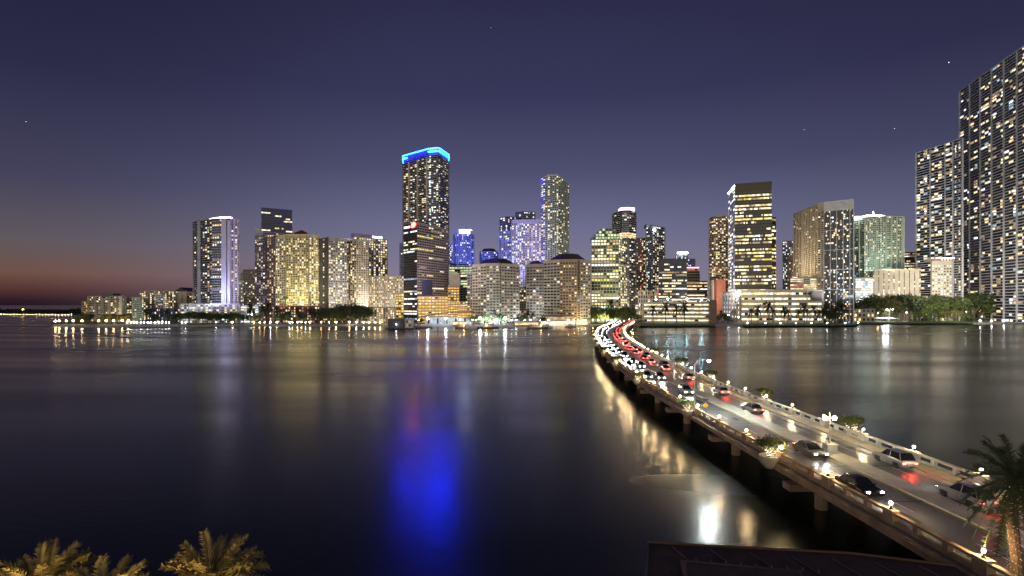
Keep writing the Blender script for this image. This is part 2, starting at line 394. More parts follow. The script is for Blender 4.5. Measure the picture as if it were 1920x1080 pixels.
BL['e'] = bld('apartment_block', 'dark topped block with warm lit flats behind the pale green block', 680, [(262, 549, 684), (300, 546, 680)], st('beige', fp=3.9, bay=4.4, lit=.5, slab=1), 26)
BL['f'] = bld('apartment_block', 'slim white balcony block with striped floors on the left shore', 640, [(292, 553, 642), (306, 553, 640)], st('white', fp=3.6, bay=6, lit=.25, slab=1.5, st=.5), 22)
def gable(B, P, poly, z1, u):
    g = B.part('gable'); Y = 690; x0, x1 = wx(328, Y), wx(350, Y)
    g.add([(x0, Y - 1, z1), (x1, Y - 1, z1), ((x0 + x1) / 2, Y - 1, z1 + 5), (x0, Y + 24, z1), (x1, Y + 24, z1), ((x0 + x1) / 2, Y + 24, z1 + 5)], [(0, 1, 2), (3, 5, 4), (1, 4, 5, 2), (0, 2, 5, 3)], WALL['roof'])
BL['g'] = bld('apartment_block', 'cream block with dark gabled roof and a blank right wall', 690, [(306, 547, 692), (333, 546, 690), (350, 548, 690)], [st('beige', fp=4, bay=4, lit=.55, slab=1), st('cream', fp=4, bay=30, ww=.1, lit=0)], 26, extra=gable)
BL['h'] = bld('apartment_block', 'cream block tucked left of the white fin tower', 700, [(346, 552, 700), (364, 551, 700)], st('cream', fp=4, bay=5, lit=.3), 24)
BL['i'] = bld('townhouse_row', 'low navy waterfront block with bright doorway strips', 590, [(276, 580, 592), (346, 579, 590)], st('navy', fp=5.5, bay=5, ww=.5, lit=.35, pal='mix', slab=.8, pier=3), 18, cap=.6)
BL['j'] = bld('parking_garage', 'white striped parking garage below the white fin tower', 575, [(340, 574, 575), (446, 571, 575)], st('white', fp=4.4, bay=5, ww=.7, wh=.45, lit=.6, pal='mix', slab=1, st=.45, pier=3, mode='allon'), 26)
# ---- white fin tower
def towA(B, P, poly, z1, u):
    g = B.part('crown_disc'); Y = 596; c = (wx(405, Y), Y + 9, wz(409, Y))
    n = 20
    for zz, r in ((0, 1), ):
        lo = []; hi = []
        for i in range(n):
            a = 2 * math.pi * i / n; x = c[0] + 12.5 * math.cos(a); y = c[1] + 8 * math.sin(a); dz = (x - c[0]) * .13
            lo.append((x, y, c[2] + dz - .8)); hi.append((x, y, c[2] + dz + 1.0))
        g.add(lo + hi, [(i, (i + 1) % n, n + (i + 1) % n, n + i) for i in range(n)] + [tuple(range(n))[::-1], tuple(range(n, 2 * n))], EW)
    g2 = B.part('crown_drum'); g2.lathe([(6, 0), (6, wz(409, Y) - z1)], (c[0], c[1], z1), WALL['white'], 14)
    for x0, x1, yt in ((416, 425, 411), (427.5, 432.5, 413)):
        f = B.part('fin'); yy = 588; f.box((wx(x0, yy) + wx(x1, yy)) / 2, yy, (wz(yt, yy) + 1.5) / 2, wx(x1, yy) - wx(x0, yy), 3, wz(yt, yy) - 1.5, WALL['lav'])
    f = B.part('fin'); yy = 606; f.box(wx(374, yy), yy, (wz(415, yy) + 1.5) / 2, 3.4, 3, wz(415, yy) - 1.5, WALL['grey'])
    f = B.part('pink_spill_glow'); f.box(wx(431, 590), 590, z1 + 1.4, 6, .6, .7, EP)  # glowing bar stands for the pink light spilling beside the disc
BL['A'] = bld('condo_tower', 'dark balcony tower with pale lavender fins and glowing white roof disc', 592, [(364, 416, 612), (384, 413, 604), (398, 411, 594), (416, 411, 590), (432, 411, 591), (446, 414, 598)],
  [st('dark', fp=4.6, bay=5, lit=.2, slab=1.7, st=.22, pal='mix', slabm=WALL['grey']), st('dark', fp=4.6, bay=5, lit=.35, slab=1.3, st=.2, pal='mix', slabm=WALL['grey']), st('dark', fp=4.6, bay=5, lit=.3, slab=1.6, st=.22, mode='office', rows=(.02, .1, .3, .95), slabm=WALL['blueg']), st('dark', fp=4.6, bay=5, lit=.4, slab=1.2, st=.2, mode='office', rows=(.02, .1, .3, .95)), st('lav', fp=4.6, bay=8, lit=.35, ww=.35), st('dark', fp=4.6, bay=5, lit=.4, slab=1.7, st=.22, mode='office', rows=(.05, .2, .5, .95), slabm=WALL['lav'])], 30, extra=towA)
BL['k'] = bld('apartment_block', 'short white block between the white fin tower and brown block', 720, [(445, 514, 720), (458, 513, 720)], st('white', fp=3.8, bay=4, lit=.3), 24)
BL['l'] = bld('apartment_block', 'brown mid-rise balcony block left of the sail-topped tower', 700, [(457, 508, 705), (480, 506, 700)], st('beige', fp=3.8, bay=4, lit=.15, slab=1.2, st=.35), 24)
BL['m'] = bld('parking_garage', 'small white lit garage under the brown mid-rise', 580, [(452, 575, 580), (484, 574, 580)], st('white', fp=4.5, bay=5, ww=.9, lit=.8, pal='cold', slab=.8, st=.4, mode='allon'), 20)
def sail(B, P, poly, z1, u):
    g = B.part('sail_crown'); a = P[0]; t = Vector((P[1][0] - a[0], P[1][1] - a[1])); ln = t.length; t.normalize()
    vs = [(a[0], a[1] - .6, z1 - 2), (a[0] + t.x * ln, a[1] + t.y * ln - .6, z1 - 2), (a[0] + t.x * ln, a[1] + t.y * ln - .6, z1 + 2), (a[0] + .8, a[1] - .6, wz(424, a[1]))]
    vs += [(x, y + 2.5, z) for x, y, z in vs]; g.add(vs, [(0, 1, 2, 3), (7, 6, 5, 4), (0, 3, 7, 4), (3, 2, 6, 7), (2, 1, 5, 6)], WALL['white'])
BL['B'] = bld('condo_tower', 'slender white tower with a pointed sail top left of the dark office slab', 660, [(478, 440, 672), (493, 436, 662), (530, 442, 668)],
  [st('white', fp=4.2, bay=4.5, ww=.45, lit=.25, up=.05), st('navy', fp=4.2, bay=5, lit=.25, slab=1.5, st=.25, slabm=WALL['lav'], pal='mix')], 28, extra=sail)
BL['C'] = bld('office_tower', 'dark flat-topped office slab rising behind the red-roofed yellow tower', 900, [(490, 390, 900), (548, 397, 925)], st('dark', fp=4.6, bay=4, ww=.85, wh=.5, mode='office', rows=(.05, .2, .4, .7), lit=.3, pal='office', top=6), 45)
def towD(B, P, poly, z1, u):
    for x0, x1, yt, Y in ((546, 579, 433, 604), (517, 534, 440, 606)):
        g = B.part('red_roof'); a, b = wx(x0, Y), wx(x1, Y); m = (a + b) / 2; zt = wz(yt - 3, Y)
        vs = [(a, Y - 2, z1 - 1), (b, Y - 2, z1 - 1), (b, Y + 14, z1 - 1), (a, Y + 14, z1 - 1), (a + 3, Y + 2, z1 + (zt - z1) * .55), (b - 3, Y + 2, z1 + (zt - z1) * .55), (m, Y + 5, zt)]
        g.add(vs, [(0, 1, 5, 4), (4, 5, 6), (1, 2, 6, 5), (2, 3, 6), (3, 0, 4, 6)], WALL['redroof'])
BL['D'] = bld('condo_tower', 'yellow-lit apartment tower with dark red gabled roofs', 600, [(497, 450, 640), (517, 446, 606), (535, 446, 602), (537, 442, 598), (578, 441, 598), (580, 446, 602), (600, 450, 606)],
  [st('brown', fp=5, bay=5, lit=.25, ww=.4, pal='warm'), st('yellow', fp=5, bay=4.6, lit=.35, ww=.62, pal='warm', slab=.5, st=.2, top=6), st('yellow', lit=0, bay=50), st('yellow', fp=5, bay=4.6, lit=.32, ww=.62, slab=.8, st=.25, top=6, pier=3, pp=.5), st('yellow', lit=0, bay=50), st('yellow', fp=5, bay=4.6, lit=.6, ww=.62, top=4)], 26, extra=towD)
BL['D2'] = bld('podium_block', 'red brown podium with lit windows below the yellow tower', 578, [(500, 577, 580), (600, 575, 578)], st('redbr', fp=5.6, bay=6, ww=.5, lit=.45, pal='mix', slab=.4, pier=5), 20, roof='redroof')
BL['E'] = bld('condo_tower', 'grey brown apartment tower with one blind dark side wall', 590, [(598, 449, 606), (616, 446, 590), (650, 451, 600)],
  [st('dark', fp=5, bay=20, ww=.12, lit=.4), st('grey', fp=4.9, bay=4.8, ww=.62, lit=.42, top=5, pal='warm', pier=3, pp=.4)], 26, pent=[(626, 655, 447, 'white')])
BL['F'] = bld('condo_tower', 'taupe apartment tower with curved balcony bays left of the sign tower', 606, [(650, 455, 612), (668, 452, 606), (690, 458, 610)], [st('beige', fp=4.7, bay=4.6, lit=.35, slab=1.6, st=.25, pal='warm'), st('beige', fp=4.7, bay=5, ww=.55, lit=.2)], 24)
def towG(B, P, poly, z1, u):
    g = B.part('roof_screen'); t = Vector((P[1][0] - P[0][0], P[1][1] - P[0][1])); ln = t.length; t.normalize(); n = (t.y, -t.x)
    g.fbox(P[0], t, n, 0, ln * .84, -8, -1.5, z1, z1 + 7.5 * u, WALL['mauve'])
    q = B.part('sign_letters')
    for i in range(8):
        if i == 7: q.fbox(P[0], t, n, ln * .80, ln * .85, -1.2, -.8, z1 + 1.5 * u, z1 + 6 * u, ESW); continue
        a = ln * (.56 + i * .031); hh = (3.6, 2.6, 3.4, 2.6, 2.6, 3.4, 3.4)[i]
        q.fbox(P[0], t, n, a, a + ln * .022, -1.2, -.8, z1 + 2 * u, z1 + (2 + hh) * u, ESW)
BL['G'] = bld('office_tower', 'pale office tower with white rooftop sign letters and brightly lit top floors', 690, [(664, 446, 680), (726, 455, 715)], st('cream', fp=5, bay=5.4, ww=.62, wh=.55, lit=.55, pal='office', pier=1, pw=1, pp=.6), 30, extra=towG)
BL['H'] = bld('apartment_block', 'broad low block covered in small lit windows below the sign tower', 640, [(690, 522, 645), (757, 519, 640)], st('beige', fp=4.2, bay=4, ww=.55, lit=.72, pal='warm', pier=3, pp=.5), 26)
BL['I'] = bld('podium_block', 'pale waterfront podium with rows of lit windows left of the barge', 560, [(664, 580, 565), (740, 577, 560)], st('cream', fp=5, bay=5, ww=.6, lit=.75, pal='warm', slab=.6, pier=4), 18)
BL['I2'] = bld('podium_block', 'dark terrace block behind the trees under the grey brown tower', 575, [(601, 578, 580), (664, 580, 575)], st('brown', fp=5, bay=5, ww=.55, lit=.5, pal='warm', slab=.6), 18)
BL['J'] = bld('office_block', 'narrow golden-lit block beside the dark corner tower', 565, [(742, 552, 568), (757, 551, 565)], st('yellow', fp=5, bay=5, ww=.7, lit=.8, pal='gold', slab=.6, mode='allon'), 20)
BL['K'] = bld('condo_tower', 'distant balcony tower sliver left of the blue-crowned tower', 900, [(751, 456, 905), (768, 456, 900)], st('grey', fp=4, bay=5, lit=.2, slab=1.8, st=.35), 30)
# ---- blue-crowned tower
def towP(B, P, poly, z1, u):
    k = len(poly)
    crown = B.part('crown'); walls = B.part('crown_wall'); fins = B.part('lit_column')
    for i in range(k):
        c, d = poly[i], poly[(i + 1) % k]; t = Vector((d[0] - c[0], d[1] - c[1])); ln = t.length; t.normalize(); n = (t.y, -t.x)
        crown.fbox(c, t, n, -.5, ln + .5, -1, 1.6, z1 - (1.9 if i else 1.3) * u, z1 - .2 * u, EC)
        if i != 0: crown.fbox(c, t, n, -.5, ln + .5, -1, 1.8, z1 - 7.6 * u, z1 - 5.6 * u, EC)
        else: crown.fbox(c, t, n, -.5, ln * .16, -1, 1.8, z1 - 8 * u, z1 - 5.6 * u, EC)
        walls.fbox(c, t, n, .2, ln - .2, 0, .35, z1 - 13 * u, z1 - .3 * u, WALL['navy'])
    c, d = P[0], P[1]; t = Vector((d[0] - c[0], d[1] - c[1])); ln = t.length; t.normalize(); n = (t.y, -t.x)
    for f in (.25, .6, .96):
        fins.fbox(c, t, n, ln * f - .5, ln * f + .5, 0, 2.6, z1 - 135 * u, z1 - 17 * u, WALL['cream'])
BL['P'] = bld('condo_tower', 'tallest dark balcony tower with a glowing blue crown', 660, [(757, 289, 700), (804, 276, 668), (822, 275, 664), (840, 288, 694)],
  [st('dark', fp=3.75, bay=5, ww=.8, lit=.25, slab=1.9, st=.22, pal='mix', top=16, slabm=WALL['grey']), st('dark', fp=3.75, bay=5, ww=.8, lit=.42, slab=1.9, st=.2, pal='cold', top=14, slabm=WALL['grey']), st('dark', fp=3.75, bay=4.5, ww=.7, lit=.35, slab=1.9, st=.2, top=14, pal='mix', slabm=WALL['grey'])], 38, extra=towP, cap=0)
def towQ(B, P, poly, z1, u):
    g = B.part('sign'); c, d = P[0], P[1]; t = Vector((d[0] - c[0], d[1] - c[1])); ln = t.length; t.normalize(); n = (t.y, -t.x)
    for i in range(6): g.fbox(c, t, n, ln * (.06 + i * .075), ln * (.06 + i * .075) + ln * .055, .3, .6, z1 - 6.5 * u, z1 - 3.2 * u, ERw)
    q = B.part('sign_emblem')
    pts = [(.60, -7), (.62, -1), (.66, 2.2), (.72, 1), (.78, 3), (.86, 2.4), (.94, -.5), (.9, -5), (.8, -7.5), (.7, -8)]
    vs = [(c[0] + t.x * ln * a + n[0] * e, c[1] + t.y * ln * a + n[1] * e, z1 + b * u) for e in (.7, .3) for a, b in pts]; m = len(pts)
    q.add(vs, [tuple(range(m)), tuple(range(m, 2 * m))[::-1]] + [(i, m + i, m + (i + 1) % m, (i + 1) % m) for i in range(m)], ER)
    for a, b in ((.68, -3), (.8, -2), (.74, -5)): q.fbox(c, t, n, ln * a, ln * a + .9, .7, .8, z1 + b * u, z1 + (b + 2) * u, ERw)
    r = B.part('recess_shade'); c, d = P[1], P[2]; t = Vector((d[0] - c[0], d[1] - c[1])); ln = t.length; t.normalize(); n = (t.y, -t.x)
    r.fbox(c, t, n, ln * .14, ln * .46, .0, .5, wz(553, 600), wz(526, 600), WALL['navy'])  # raised navy panel; the shade of a recess put into its colour
BL['Q'] = bld('office_tower', 'mauve corner office tower with a red glowing sign high on its dark side', 582, [(757, 422, 600), (782, 418.5, 580), (840, 431, 635)],
  [st('dark', fp=4.6, bay=4, ww=.9, wh=.5, mode='office', rows=(0, .05, .1, .3, .9), pal='cold', top=8), st('mauve', fp=4.6, bay=4, ww=.75, wh=.42, mode='office', rows=(.03, .1, .2, .5), pal='office', slab=.4, st=.3, top=2)], 0, extra=towQ)
BL['Q2'] = bld('podium_block', 'golden-lit lower wing at the foot of the mauve corner tower', 574, [(784, 556, 574), (840, 557, 590)], st('tan', fp=5.4, bay=6, ww=.7, wh=.4, lit=.95, pal='gold', slab=.6, st=.4, mode='allon'), 14, cap=.5)
BL['Q3'] = bld('office_block', 'orange-lit block beside the golden wing', 625, [(840, 538, 625), (861, 538, 628)], st('tan', fp=5, bay=5, ww=.7, wh=.4, lit=.8, pal='gold', slab=.6, mode='allon'), 20, pent=[(842, 862, 512, 'cream')])
BL['Q4'] = bld('stepped_block', 'orange-lit stepped block, the taller of the two low steps', 600, [(840, 566, 600), (872, 570, 602)], st('tan', fp=4.6, bay=4.5, ww=.7, wh=.45, lit=.95, pal='gold', slab=.6, mode='allon'), 16, cap=.3)
BL['Q5'] = bld('stepped_block', 'orange-lit low step next to the hotel with dark hipped roof', 590, [(858, 578, 590), (884, 580, 592)], st('tan', fp=4.4, bay=4.5, ww=.7, wh=.45, lit=.95, pal='gold', slab=.6, mode='allon'), 12, cap=.3)
# ---- blue towers behind
def towR(B, P, poly, z1, u):
    g = B.part('crown'); Y = 856; g.prism([(wx(862, Y), Y), (wx(881, Y), Y), (wx(879, Y), Y + 14), (wx(864, Y), Y + 14)], z1 - 1, wz(431, Y), EW, EW)
    h = B.part('crown_roof'); h.prism([(wx(859, Y), Y - 2), (wx(885, Y), Y - 2), (wx(885, Y), Y + 16), (wx(859, Y), Y + 16)], wz(430.5, Y), wz(429, Y), WALL['white'])
    q = B.part('blue_drum'); q.prism([(wx(855, Y), Y + 1), (wx(862, Y), Y + 1), (wx(862, Y), Y + 14), (wx(855, Y), Y + 14)], z1 - 1, wz(432, Y), WALL['blueg'])
BL['R'] = bld('condo_tower', 'blue-washed tower with a white lantern crown', 850, [(850, 441, 862), (857, 439, 852), (872, 439, 850), (882, 441, 856), (888, 455, 866)], st('blueg', fp=4.2, bay=3.4, ww=.5, lit=.3, pal='cold', pier=2, pw=1.3, pp=1.5), 26, extra=towR)
BL['R2'] = bld('condo_tower', 'grey blue wing left of the white lantern crown', 880, [(841, 459, 880), (852, 459, 880)], st('blueg', fp=4.2, bay=3.5, ww=.6, lit=.35, pal='cold', slab=.8), 20)
BL['S'] = bld('condo_tower', 'small deep blue domed tower top behind the left hotel', 900, [(899, 479, 910), (905, 472, 902), (926, 472, 900), (935, 479, 910)], st('blueg', fp=4.2, bay=4, ww=.6, lit=.3, pal='blue'), 26, hip=(.55, 7), pent=None)
BL['T0'] = bld('condo_tower', 'dark curved tower, the lower left top behind the violet tower', 820, [(938, 412, 828), (952, 407, 820), (976, 408, 824)], st('dark', fp=4.2, bay=5, lit=.25, slab=2, st=.25, slabm=WALL['grey'], pal='cold'), 30)
BL['T1'] = bld('condo_tower', 'dark curved tower with rounded top just left of the tall green grey tower', 860, [(968, 401, 868), (982, 397, 860), (1002, 399, 866)], st('dark', fp=4.2, bay=5, lit=.25, slab=2, st=.25, slabm=WALL['grey'], pal='cold'), 30)
BL['T2'] = bld('condo_tower', 'blue-lit apartment wing with a pale cornice line', 740, [(937, 438, 742), (962, 434, 738)], st('blueg', fp=4.4, bay=4, ww=.7, lit=.35, pal='blue', slab=.8, pier=2, pw=.8), 26)
BL['T3'] = bld('condo_tower', 'violet and white tower packed with lit windows', 720, [(960, 420, 724), (981, 416, 720), (1018, 413, 716)], [st('lav', fp=4.6, bay=4.2, ww=.55, lit=.45, pal='cold', pier=2, pw=.9, top=5), st('lav', fp=4.6, bay=4.2, ww=.55, lit=.5, pal='mix', pier=2, pw=.9, top=7)], 28)
BL['U'] = bld('condo_tower', 'tall slim grey green tower with rounded balcony corner', 700, [(1015, 340, 712), (1022, 334, 702), (1036, 331, 697), (1047, 331, 697), (1050, 334, 702), (1067, 360, 745)],
  [st('lav', fp=4.1, bay=4, lit=.3, slab=1.3, st=.3, pal='cold'), st('pgreen', fp=4.1, bay=5, lit=.28, slab=1.7, st=.28, slabm=WALL['pgreen']), st('pgreen', fp=4.1, bay=4.5, lit=.35, slab=1.7, st=.28), st('pgreen', fp=4.1, bay=5, lit=.3, slab=1.2), st('pgreen', fp=4.1, bay=3.4, ww=.5, lit=.3, slab=.4)], 26, pent=[(1026, 1046, 327, 'cream')])  # first face: its purple wash of light is put into lavender wall colour
BL['V0'] = bld('office_block', 'dark green-lit mid-rise behind the orange stepped block', 700, [(842, 502, 702), (884, 500, 700)], st('green', fp=5, bay=5, ww=.8, lit=.35, pal='green', slab=.6, mode='office'), 24)
BL['V1'] = bld('hotel', 'narrow grey wing of the left hotel', 600, [(876, 516, 602), (888, 514, 598)], st('grey', fp=6.2, bay=6, ww=.65, wh=.4, lit=.15), 24)
# ---- the two hipped hotels
def ring(B, P, poly, z1, u): pass
BL['V'] = bld('hotel', 'white-blue lit hotel with a dark hipped roof, the left of two similar hotels', 560, [(886, 505, 575), (912, 499, 556), (936, 496, 552), (940, 497, 556), (956, 500, 562), (973, 503, 572)],
  st('cream', fp=6.3, bay=6.4, ww=.66, wh=.42, lit=.2, pal='mix', pier=1, pw=1.2, pp=.5, top=3), 24, hip=(.45, 12))
BL['W0'] = bld('hotel', 'lower grey blue wing between the two hipped hotels', 600, [(987, 505, 602), (1005, 499, 594), (1022, 497, 596)], st('cream', fp=6.3, bay=6.4, ww=.66, wh=.42, lit=.15, pal='mix', pier=1, pw=1.2, pp=.5, top=3), 22, hip=(.4, 8))
def podw(B, P, poly, z1, u):
    g = B.part('entrance_rotunda'); c = (wx(1047, 542), 546)
    n = 24
    for r, a, b, m in ((15, 1.5, 5.5, WALL['tan']), (17, 5.5, 6.6, WALL['cream']), (16, 6.6, 9.2, WK['dim']), (17.6, 9.2, 10.4, WALL['brown'])):
        g.lathe([(r, a), (r, b)], (c[0], c[1], 0), m, n)
BL['W'] = bld('hotel', 'tan lit hotel with dark hipped roof next to the causeway', 545, [(1020, 497, 560), (1050, 490, 545), (1082, 488, 542), (1088, 489, 546), (1107, 497, 562)],
  [st('cream', fp=6.4, bay=6.6, ww=.66, wh=.42, lit=.2, pal='warm', pier=1, pw=1.2, pp=.5, top=3), st('tan', fp=6.4, bay=6.6, ww=.66, wh=.42, lit=.18, pal='warm', pier=1, pw=1.2, pp=.5, top=3), st('tan', lit=0, bay=40), st('cream', fp=6.4, bay=6, ww=.6, wh=.42, lit=.3, pal='warm', pier=1, pw=1.2, pp=.5, top=3)], 26, hip=(.42, 14), extra=podw)
BL['W9'] = bld('apartment_block', 'small tan block with a planted roof between the hotels', 690, [(970, 545, 690), (990, 544, 690)], st('tan', fp=5, bay=5, lit=.3, slab=.6), 20)
BL['U2'] = bld('condo_tower', 'white apartment base with tightly packed lit windows above the hotel gap', 700, [(962, 500, 700), (1016, 500, 700)], st('white', fp=4.6, bay=4.2, ww=.5, lit=.35, pal='mix', pier=3, pw=.9), 12)
# ---- stepped green office
def steps(B, P, poly, z1, u):
    Y = 602; lv = [(1112, 1168, 443), (1118, 1163, 437), (1124, 1157, 431), (1131, 1151, 426)]
    for i, (a, b, yt) in enumerate(lv):
        g = B.part('stepped_top'); y0 = Y + 3 + i * 2; zb = z1 if i == 0 else wz(lv[i - 1][2], Y)
        g.prism([(wx(a, Y), y0), (wx(b, Y), y0), (wx(b, Y), y0 + 20 - i * 3), (wx(a, Y), y0 + 20 - i * 3)], zb, wz(yt, Y), WALL['green'])
        k = int((b - a) / 5.6)
        for j in range(k):
            xx = wx(a + (j + .5) * (b - a) / k, Y); B.win.append((xx, y0 - .08, (zb + wz(yt, Y)) / 2, 2.5, 2.3, 0, 'green' if R.random() < .7 else 'dark', u))
BL['X'] = bld('office_tower', 'green grey stepped-top office block with nearly every window lit', 600, [(1109, 450, 604), (1160, 449, 598), (1176, 454, 625)],
  [st('green', fp=5.7, bay=5.7, ww=.78, wh=.62, lit=.8, pal='office', pier=1, pw=.7, pp=.3, mode='office', rows=(.4, .8, .95, 1), base=14), st('green', fp=5.7, bay=4, ww=.7, wh=.62, lit=.5, pal='office', base=14)], 0, extra=steps)
BL['X'][0].root  # the amber flecked storefront floors below it are its base
def towY(B, P, poly, z1, u):
    g = B.part('pink_crown'); Y = 742; g.prism([(wx(1163, Y), Y), (wx(1176, Y), Y - 4), (wx(1190, Y), Y), (wx(1190, Y), Y + 14), (wx(1163, Y), Y + 14)], z1 - .5, z1 + 7 * u, EP, EP)
    h = B.part('lit_sky_lobby'); 
    for i in range(len(P) - 1):
        t = Vector((P[i + 1][0] - P[i][0], P[i + 1][1] - P[i][1])); ln = t.length; t.normalize(); h.fbox(P[i], t, (t.y, -t.x), 0, ln, .1, 1.2, wz(446, 740), wz(437, 740), WK['warm'])
BL['Y'] = bld('condo_tower', 'dark rounded balcony tower with a glowing pink crown', 740, [(1150, 402, 765), (1156, 399, 750), (1166, 396, 738), (1180, 396, 736), (1191, 398, 746)], st('dark', fp=4.2, bay=5, ww=.8, lit=.2, slab=2, st=.28, slabm=WALL['grey'], pal='mix'), 28, extra=towY)
BL['Z1'] = bld('condo_tower', 'dark tower with reddish lit flats between the pink crown and blue wedge towers', 800, [(1190, 448, 802), (1213, 447, 800)], st('dark', fp=4.2, bay=4, ww=.7, lit=.4, pal='rose', slab=1.2, st=.3, slabm=WALL['mauve']), 28)
def towZ(B, P, poly, z1, u):
    g = B.part('wedge_top'); Y = 778; a, b = wx(1212, Y), wx(1228, Y)
    g.add([(a, Y, z1 - 1), (b, Y, z1 - 1), (a, Y, z1 + 5 * u), (b, Y, z1 + 3 * u), (a, Y + 14, z1 - 1), (b, Y + 14, z1 - 1), (a, Y + 14, z1 + 5 * u), (b, Y + 14, z1 + 3 * u)], [(0, 1, 3, 2), (4, 6, 7, 5), (0, 2, 6, 4), (1, 5, 7, 3), (2, 3, 7, 6)], WALL['blueg'])
    q = B.part('beacon'); q.ball((wx(1227, 768), 768, wz(431, 768)), 2.0, emat('beacon', (.85, .95, 1), 25)); 
BL['Z2'] = bld('condo_tower', 'dark tower with blue wedge top and one bright white beacon', 772, [(1212, 426, 785), (1224, 424, 772), (1246, 428, 790)], [st('blueg', fp=4.3, bay=4, lit=.25, slab=1, st=.3, pal='cold'), st('dark', fp=4.3, bay=4.2, lit=.35, slab=1.4, st=.28, slabm=WALL['grey'], pal='mix')], 26, extra=towZ)
BL['AA'] = bld('office_tower', 'broad dark glass office block with striped lit floors above the left garage', 680, [(1235, 488, 684), (1288, 486, 680)], st('dark', fp=5, bay=3.6, ww=.85, wh=.5, mode='office', rows=(.3, .6, .9), pal='office', top=7), 30)
BL['AB'] = bld('condo_tower', 'distant little tower with a white curved crown', 1000, [(1267, 478, 1000), (1290, 476, 1000)], st('blueg', fp=3.6, bay=4, lit=.4, pal='cold', slab=1), 30, extra=lambda B, P, poly, z1, u: B.part('crown').box(wx(1280, 998), 998, z1 + 1.6 * u, 19, 4, 3 * u, EW))
BL['AC'] = bld('condo_tower', 'distant blue-topped tower right of the white curved crown', 980, [(1286, 487, 980), (1303, 486, 980)], st('navy', fp=3.8, bay=4, lit=.3, pal='blue', slab=1, slabm=WALL['blueg']), 30)
BL['AD'] = bld('office_block', 'small block with a pink-lit parapet', 820, [(1287, 504, 820), (1312, 503, 820)], st('tan', fp=5, bay=4, ww=.9, lit=.7, pal='rose', mode='office', slab=.6), 26, extra=lambda B, P, poly, z1, u: B.part('parapet_light').box(wx(1299, 819), 819, z1 + 1, 19, .5, 1.2, EP))
BL['AE'] = bld('office_block', 'low dark office block with long orange-lit bands', 760, [(1287, 528, 760), (1326, 528, 760)], st('brown', fp=5.6, bay=5, ww=.98, wh=.35, lit=.8, pal='warm', mode='office', rows=(.8, 1)), 26)
def columnsAF(B, P, poly, z1, u):
    g = B.part('column'); g.prism([(wx(1336, 700), 700), (wx(1343, 700), 700), (wx(1343, 700), 706), (wx(1336, 700), 706)], 1.5, wz(525, 700), WALL['white'])
    h = B.part('red_wall'); h.prism([(wx(1344, 690), 690), (wx(1361, 690), 690), (wx(1361, 690), 700), (wx(1344, 690), 700)], 1.5, wz(524, 690), WALL['salmon'])
BL['AF'] = bld('condo_tower', 'brown balcony tower on a salmon red base', 700, [(1331, 412, 712), (1342, 406, 700), (1368, 406, 700)], st('tan', fp=4.1, bay=4.6, ww=.75, lit=.35, slab=1.7, st=.3, base=44, pal='warm'), 26, extra=columnsAF)
# ---- bronze office tower
def towAG(B, P, poly, z1, u):
    g = B.part('edge_light'); c, d = P[0], P[1]; t = Vector((d[0] - c[0], d[1] - c[1])); ln = t.length; t.normalize(); g.fbox(c, t, (t.y, -t.x), 0, ln, .2, .9, z1 - 2.2 * u, z1 - .8 * u, emat('led line', (.9, .92, 1), 14))
BL['AG2'] = bld('office_wing', 'shorter right wing of the bronze office tower', 612, [(1444, 408, 612), (1455, 408, 616)], st('bronze', fp=7, bay=2.4, ww=.95, wh=.5, mode='office', rows=(.3, .7, .95), pal='office'), 26)
BL['AG'] = bld('office_tower', 'bronze office tower with wide lit floors and a white edge light', 590, [(1366, 366, 640), (1378, 350, 596), (1447, 344, 584)],
  [st('white', fp=7, bay=4, ww=.75, wh=.5, lit=.5, pal='cold', top=4), st('bronze', fp=6.4, bay=2.4, ww=.95, wh=.5, mode='office', rows=(.05, .4, .7, .9, .95), pal='office', top=13)], 30, extra=towAG)
BL['AM0'] = bld('office_block', 'pale block behind the wide lit garage with horizontal salmon bands', 600, [(1482, 525, 602), (1532, 522, 600)], st('cream', fp=3.6, bay=12, ww=.98, wh=.35, lit=.75, pal='rose', mode='allon'), 18, pent=[(1498, 1520, 519, 'cream')])
BL['AJ'] = bld('condo_tower', 'dark distant tower with pinprick lights left of the white-framed tower', 860, [(1468, 454, 866), (1490, 452, 860)], st('dark', fp=4.2, bay=3.2, ww=.6, lit=.3, pal='cold', slab=1, slabm=WALL['grey']), 26)
def towAK(B, P, poly, z1, u):
    c, d = P[2], P[3]; t = Vector((d[0] - c[0], d[1] - c[1])); ln = t.length; t.normalize(); n = (t.y, -t.x)
    g = B.part('roof_frame'); H = 17 * u
    g.fbox(c, t, n, 0, ln, .2, 1.2, z1 - 2 * u, z1 + .6, WALL['white']); g.fbox(c, t, n, 0, ln, .2, .8, z1 - H, z1 - 12 * u, WALL['white'])
    for f in (0, .33, .66, .97): g.fbox(c, t, n, ln * f, ln * f + 1.4, .2, 1.0, z1 - H, z1, WALL['white'])
    w_ = B.part('roof_screen_wall'); w_.fbox(c, t, n, ln * .02, ln * .97, 0.02, .25, z1 - 13 * u, z1 - 2 * u, WALL['white'])
BL['AK'] = bld('condo_tower', 'beige gridded tower with a dark glass face and white rooftop frame', 570, [(1488, 414, 668), (1533, 384, 598), (1545, 380, 588), (1600, 374, 570)],
  [st('cream', fp=4.2, bay=3.6, ww=.42, wh=.55, lit=.1, pier=2, pw=.8, hband=11, pp=.9, pierm=WALL['cream'], top=4, per=13, blank=(5, 6)), st('cream', fp=4.2, bay=6, ww=.5, lit=.1, slab=1.5, st=.4, top=16), st('dark', fp=4.2, bay=3.6, ww=.92, wh=.72, lit=.16, pier=4, pw=.9, hband=10, pp=.8, pierm=WALL['white'], top=17, pal='mix')], 34, extra=towAK)
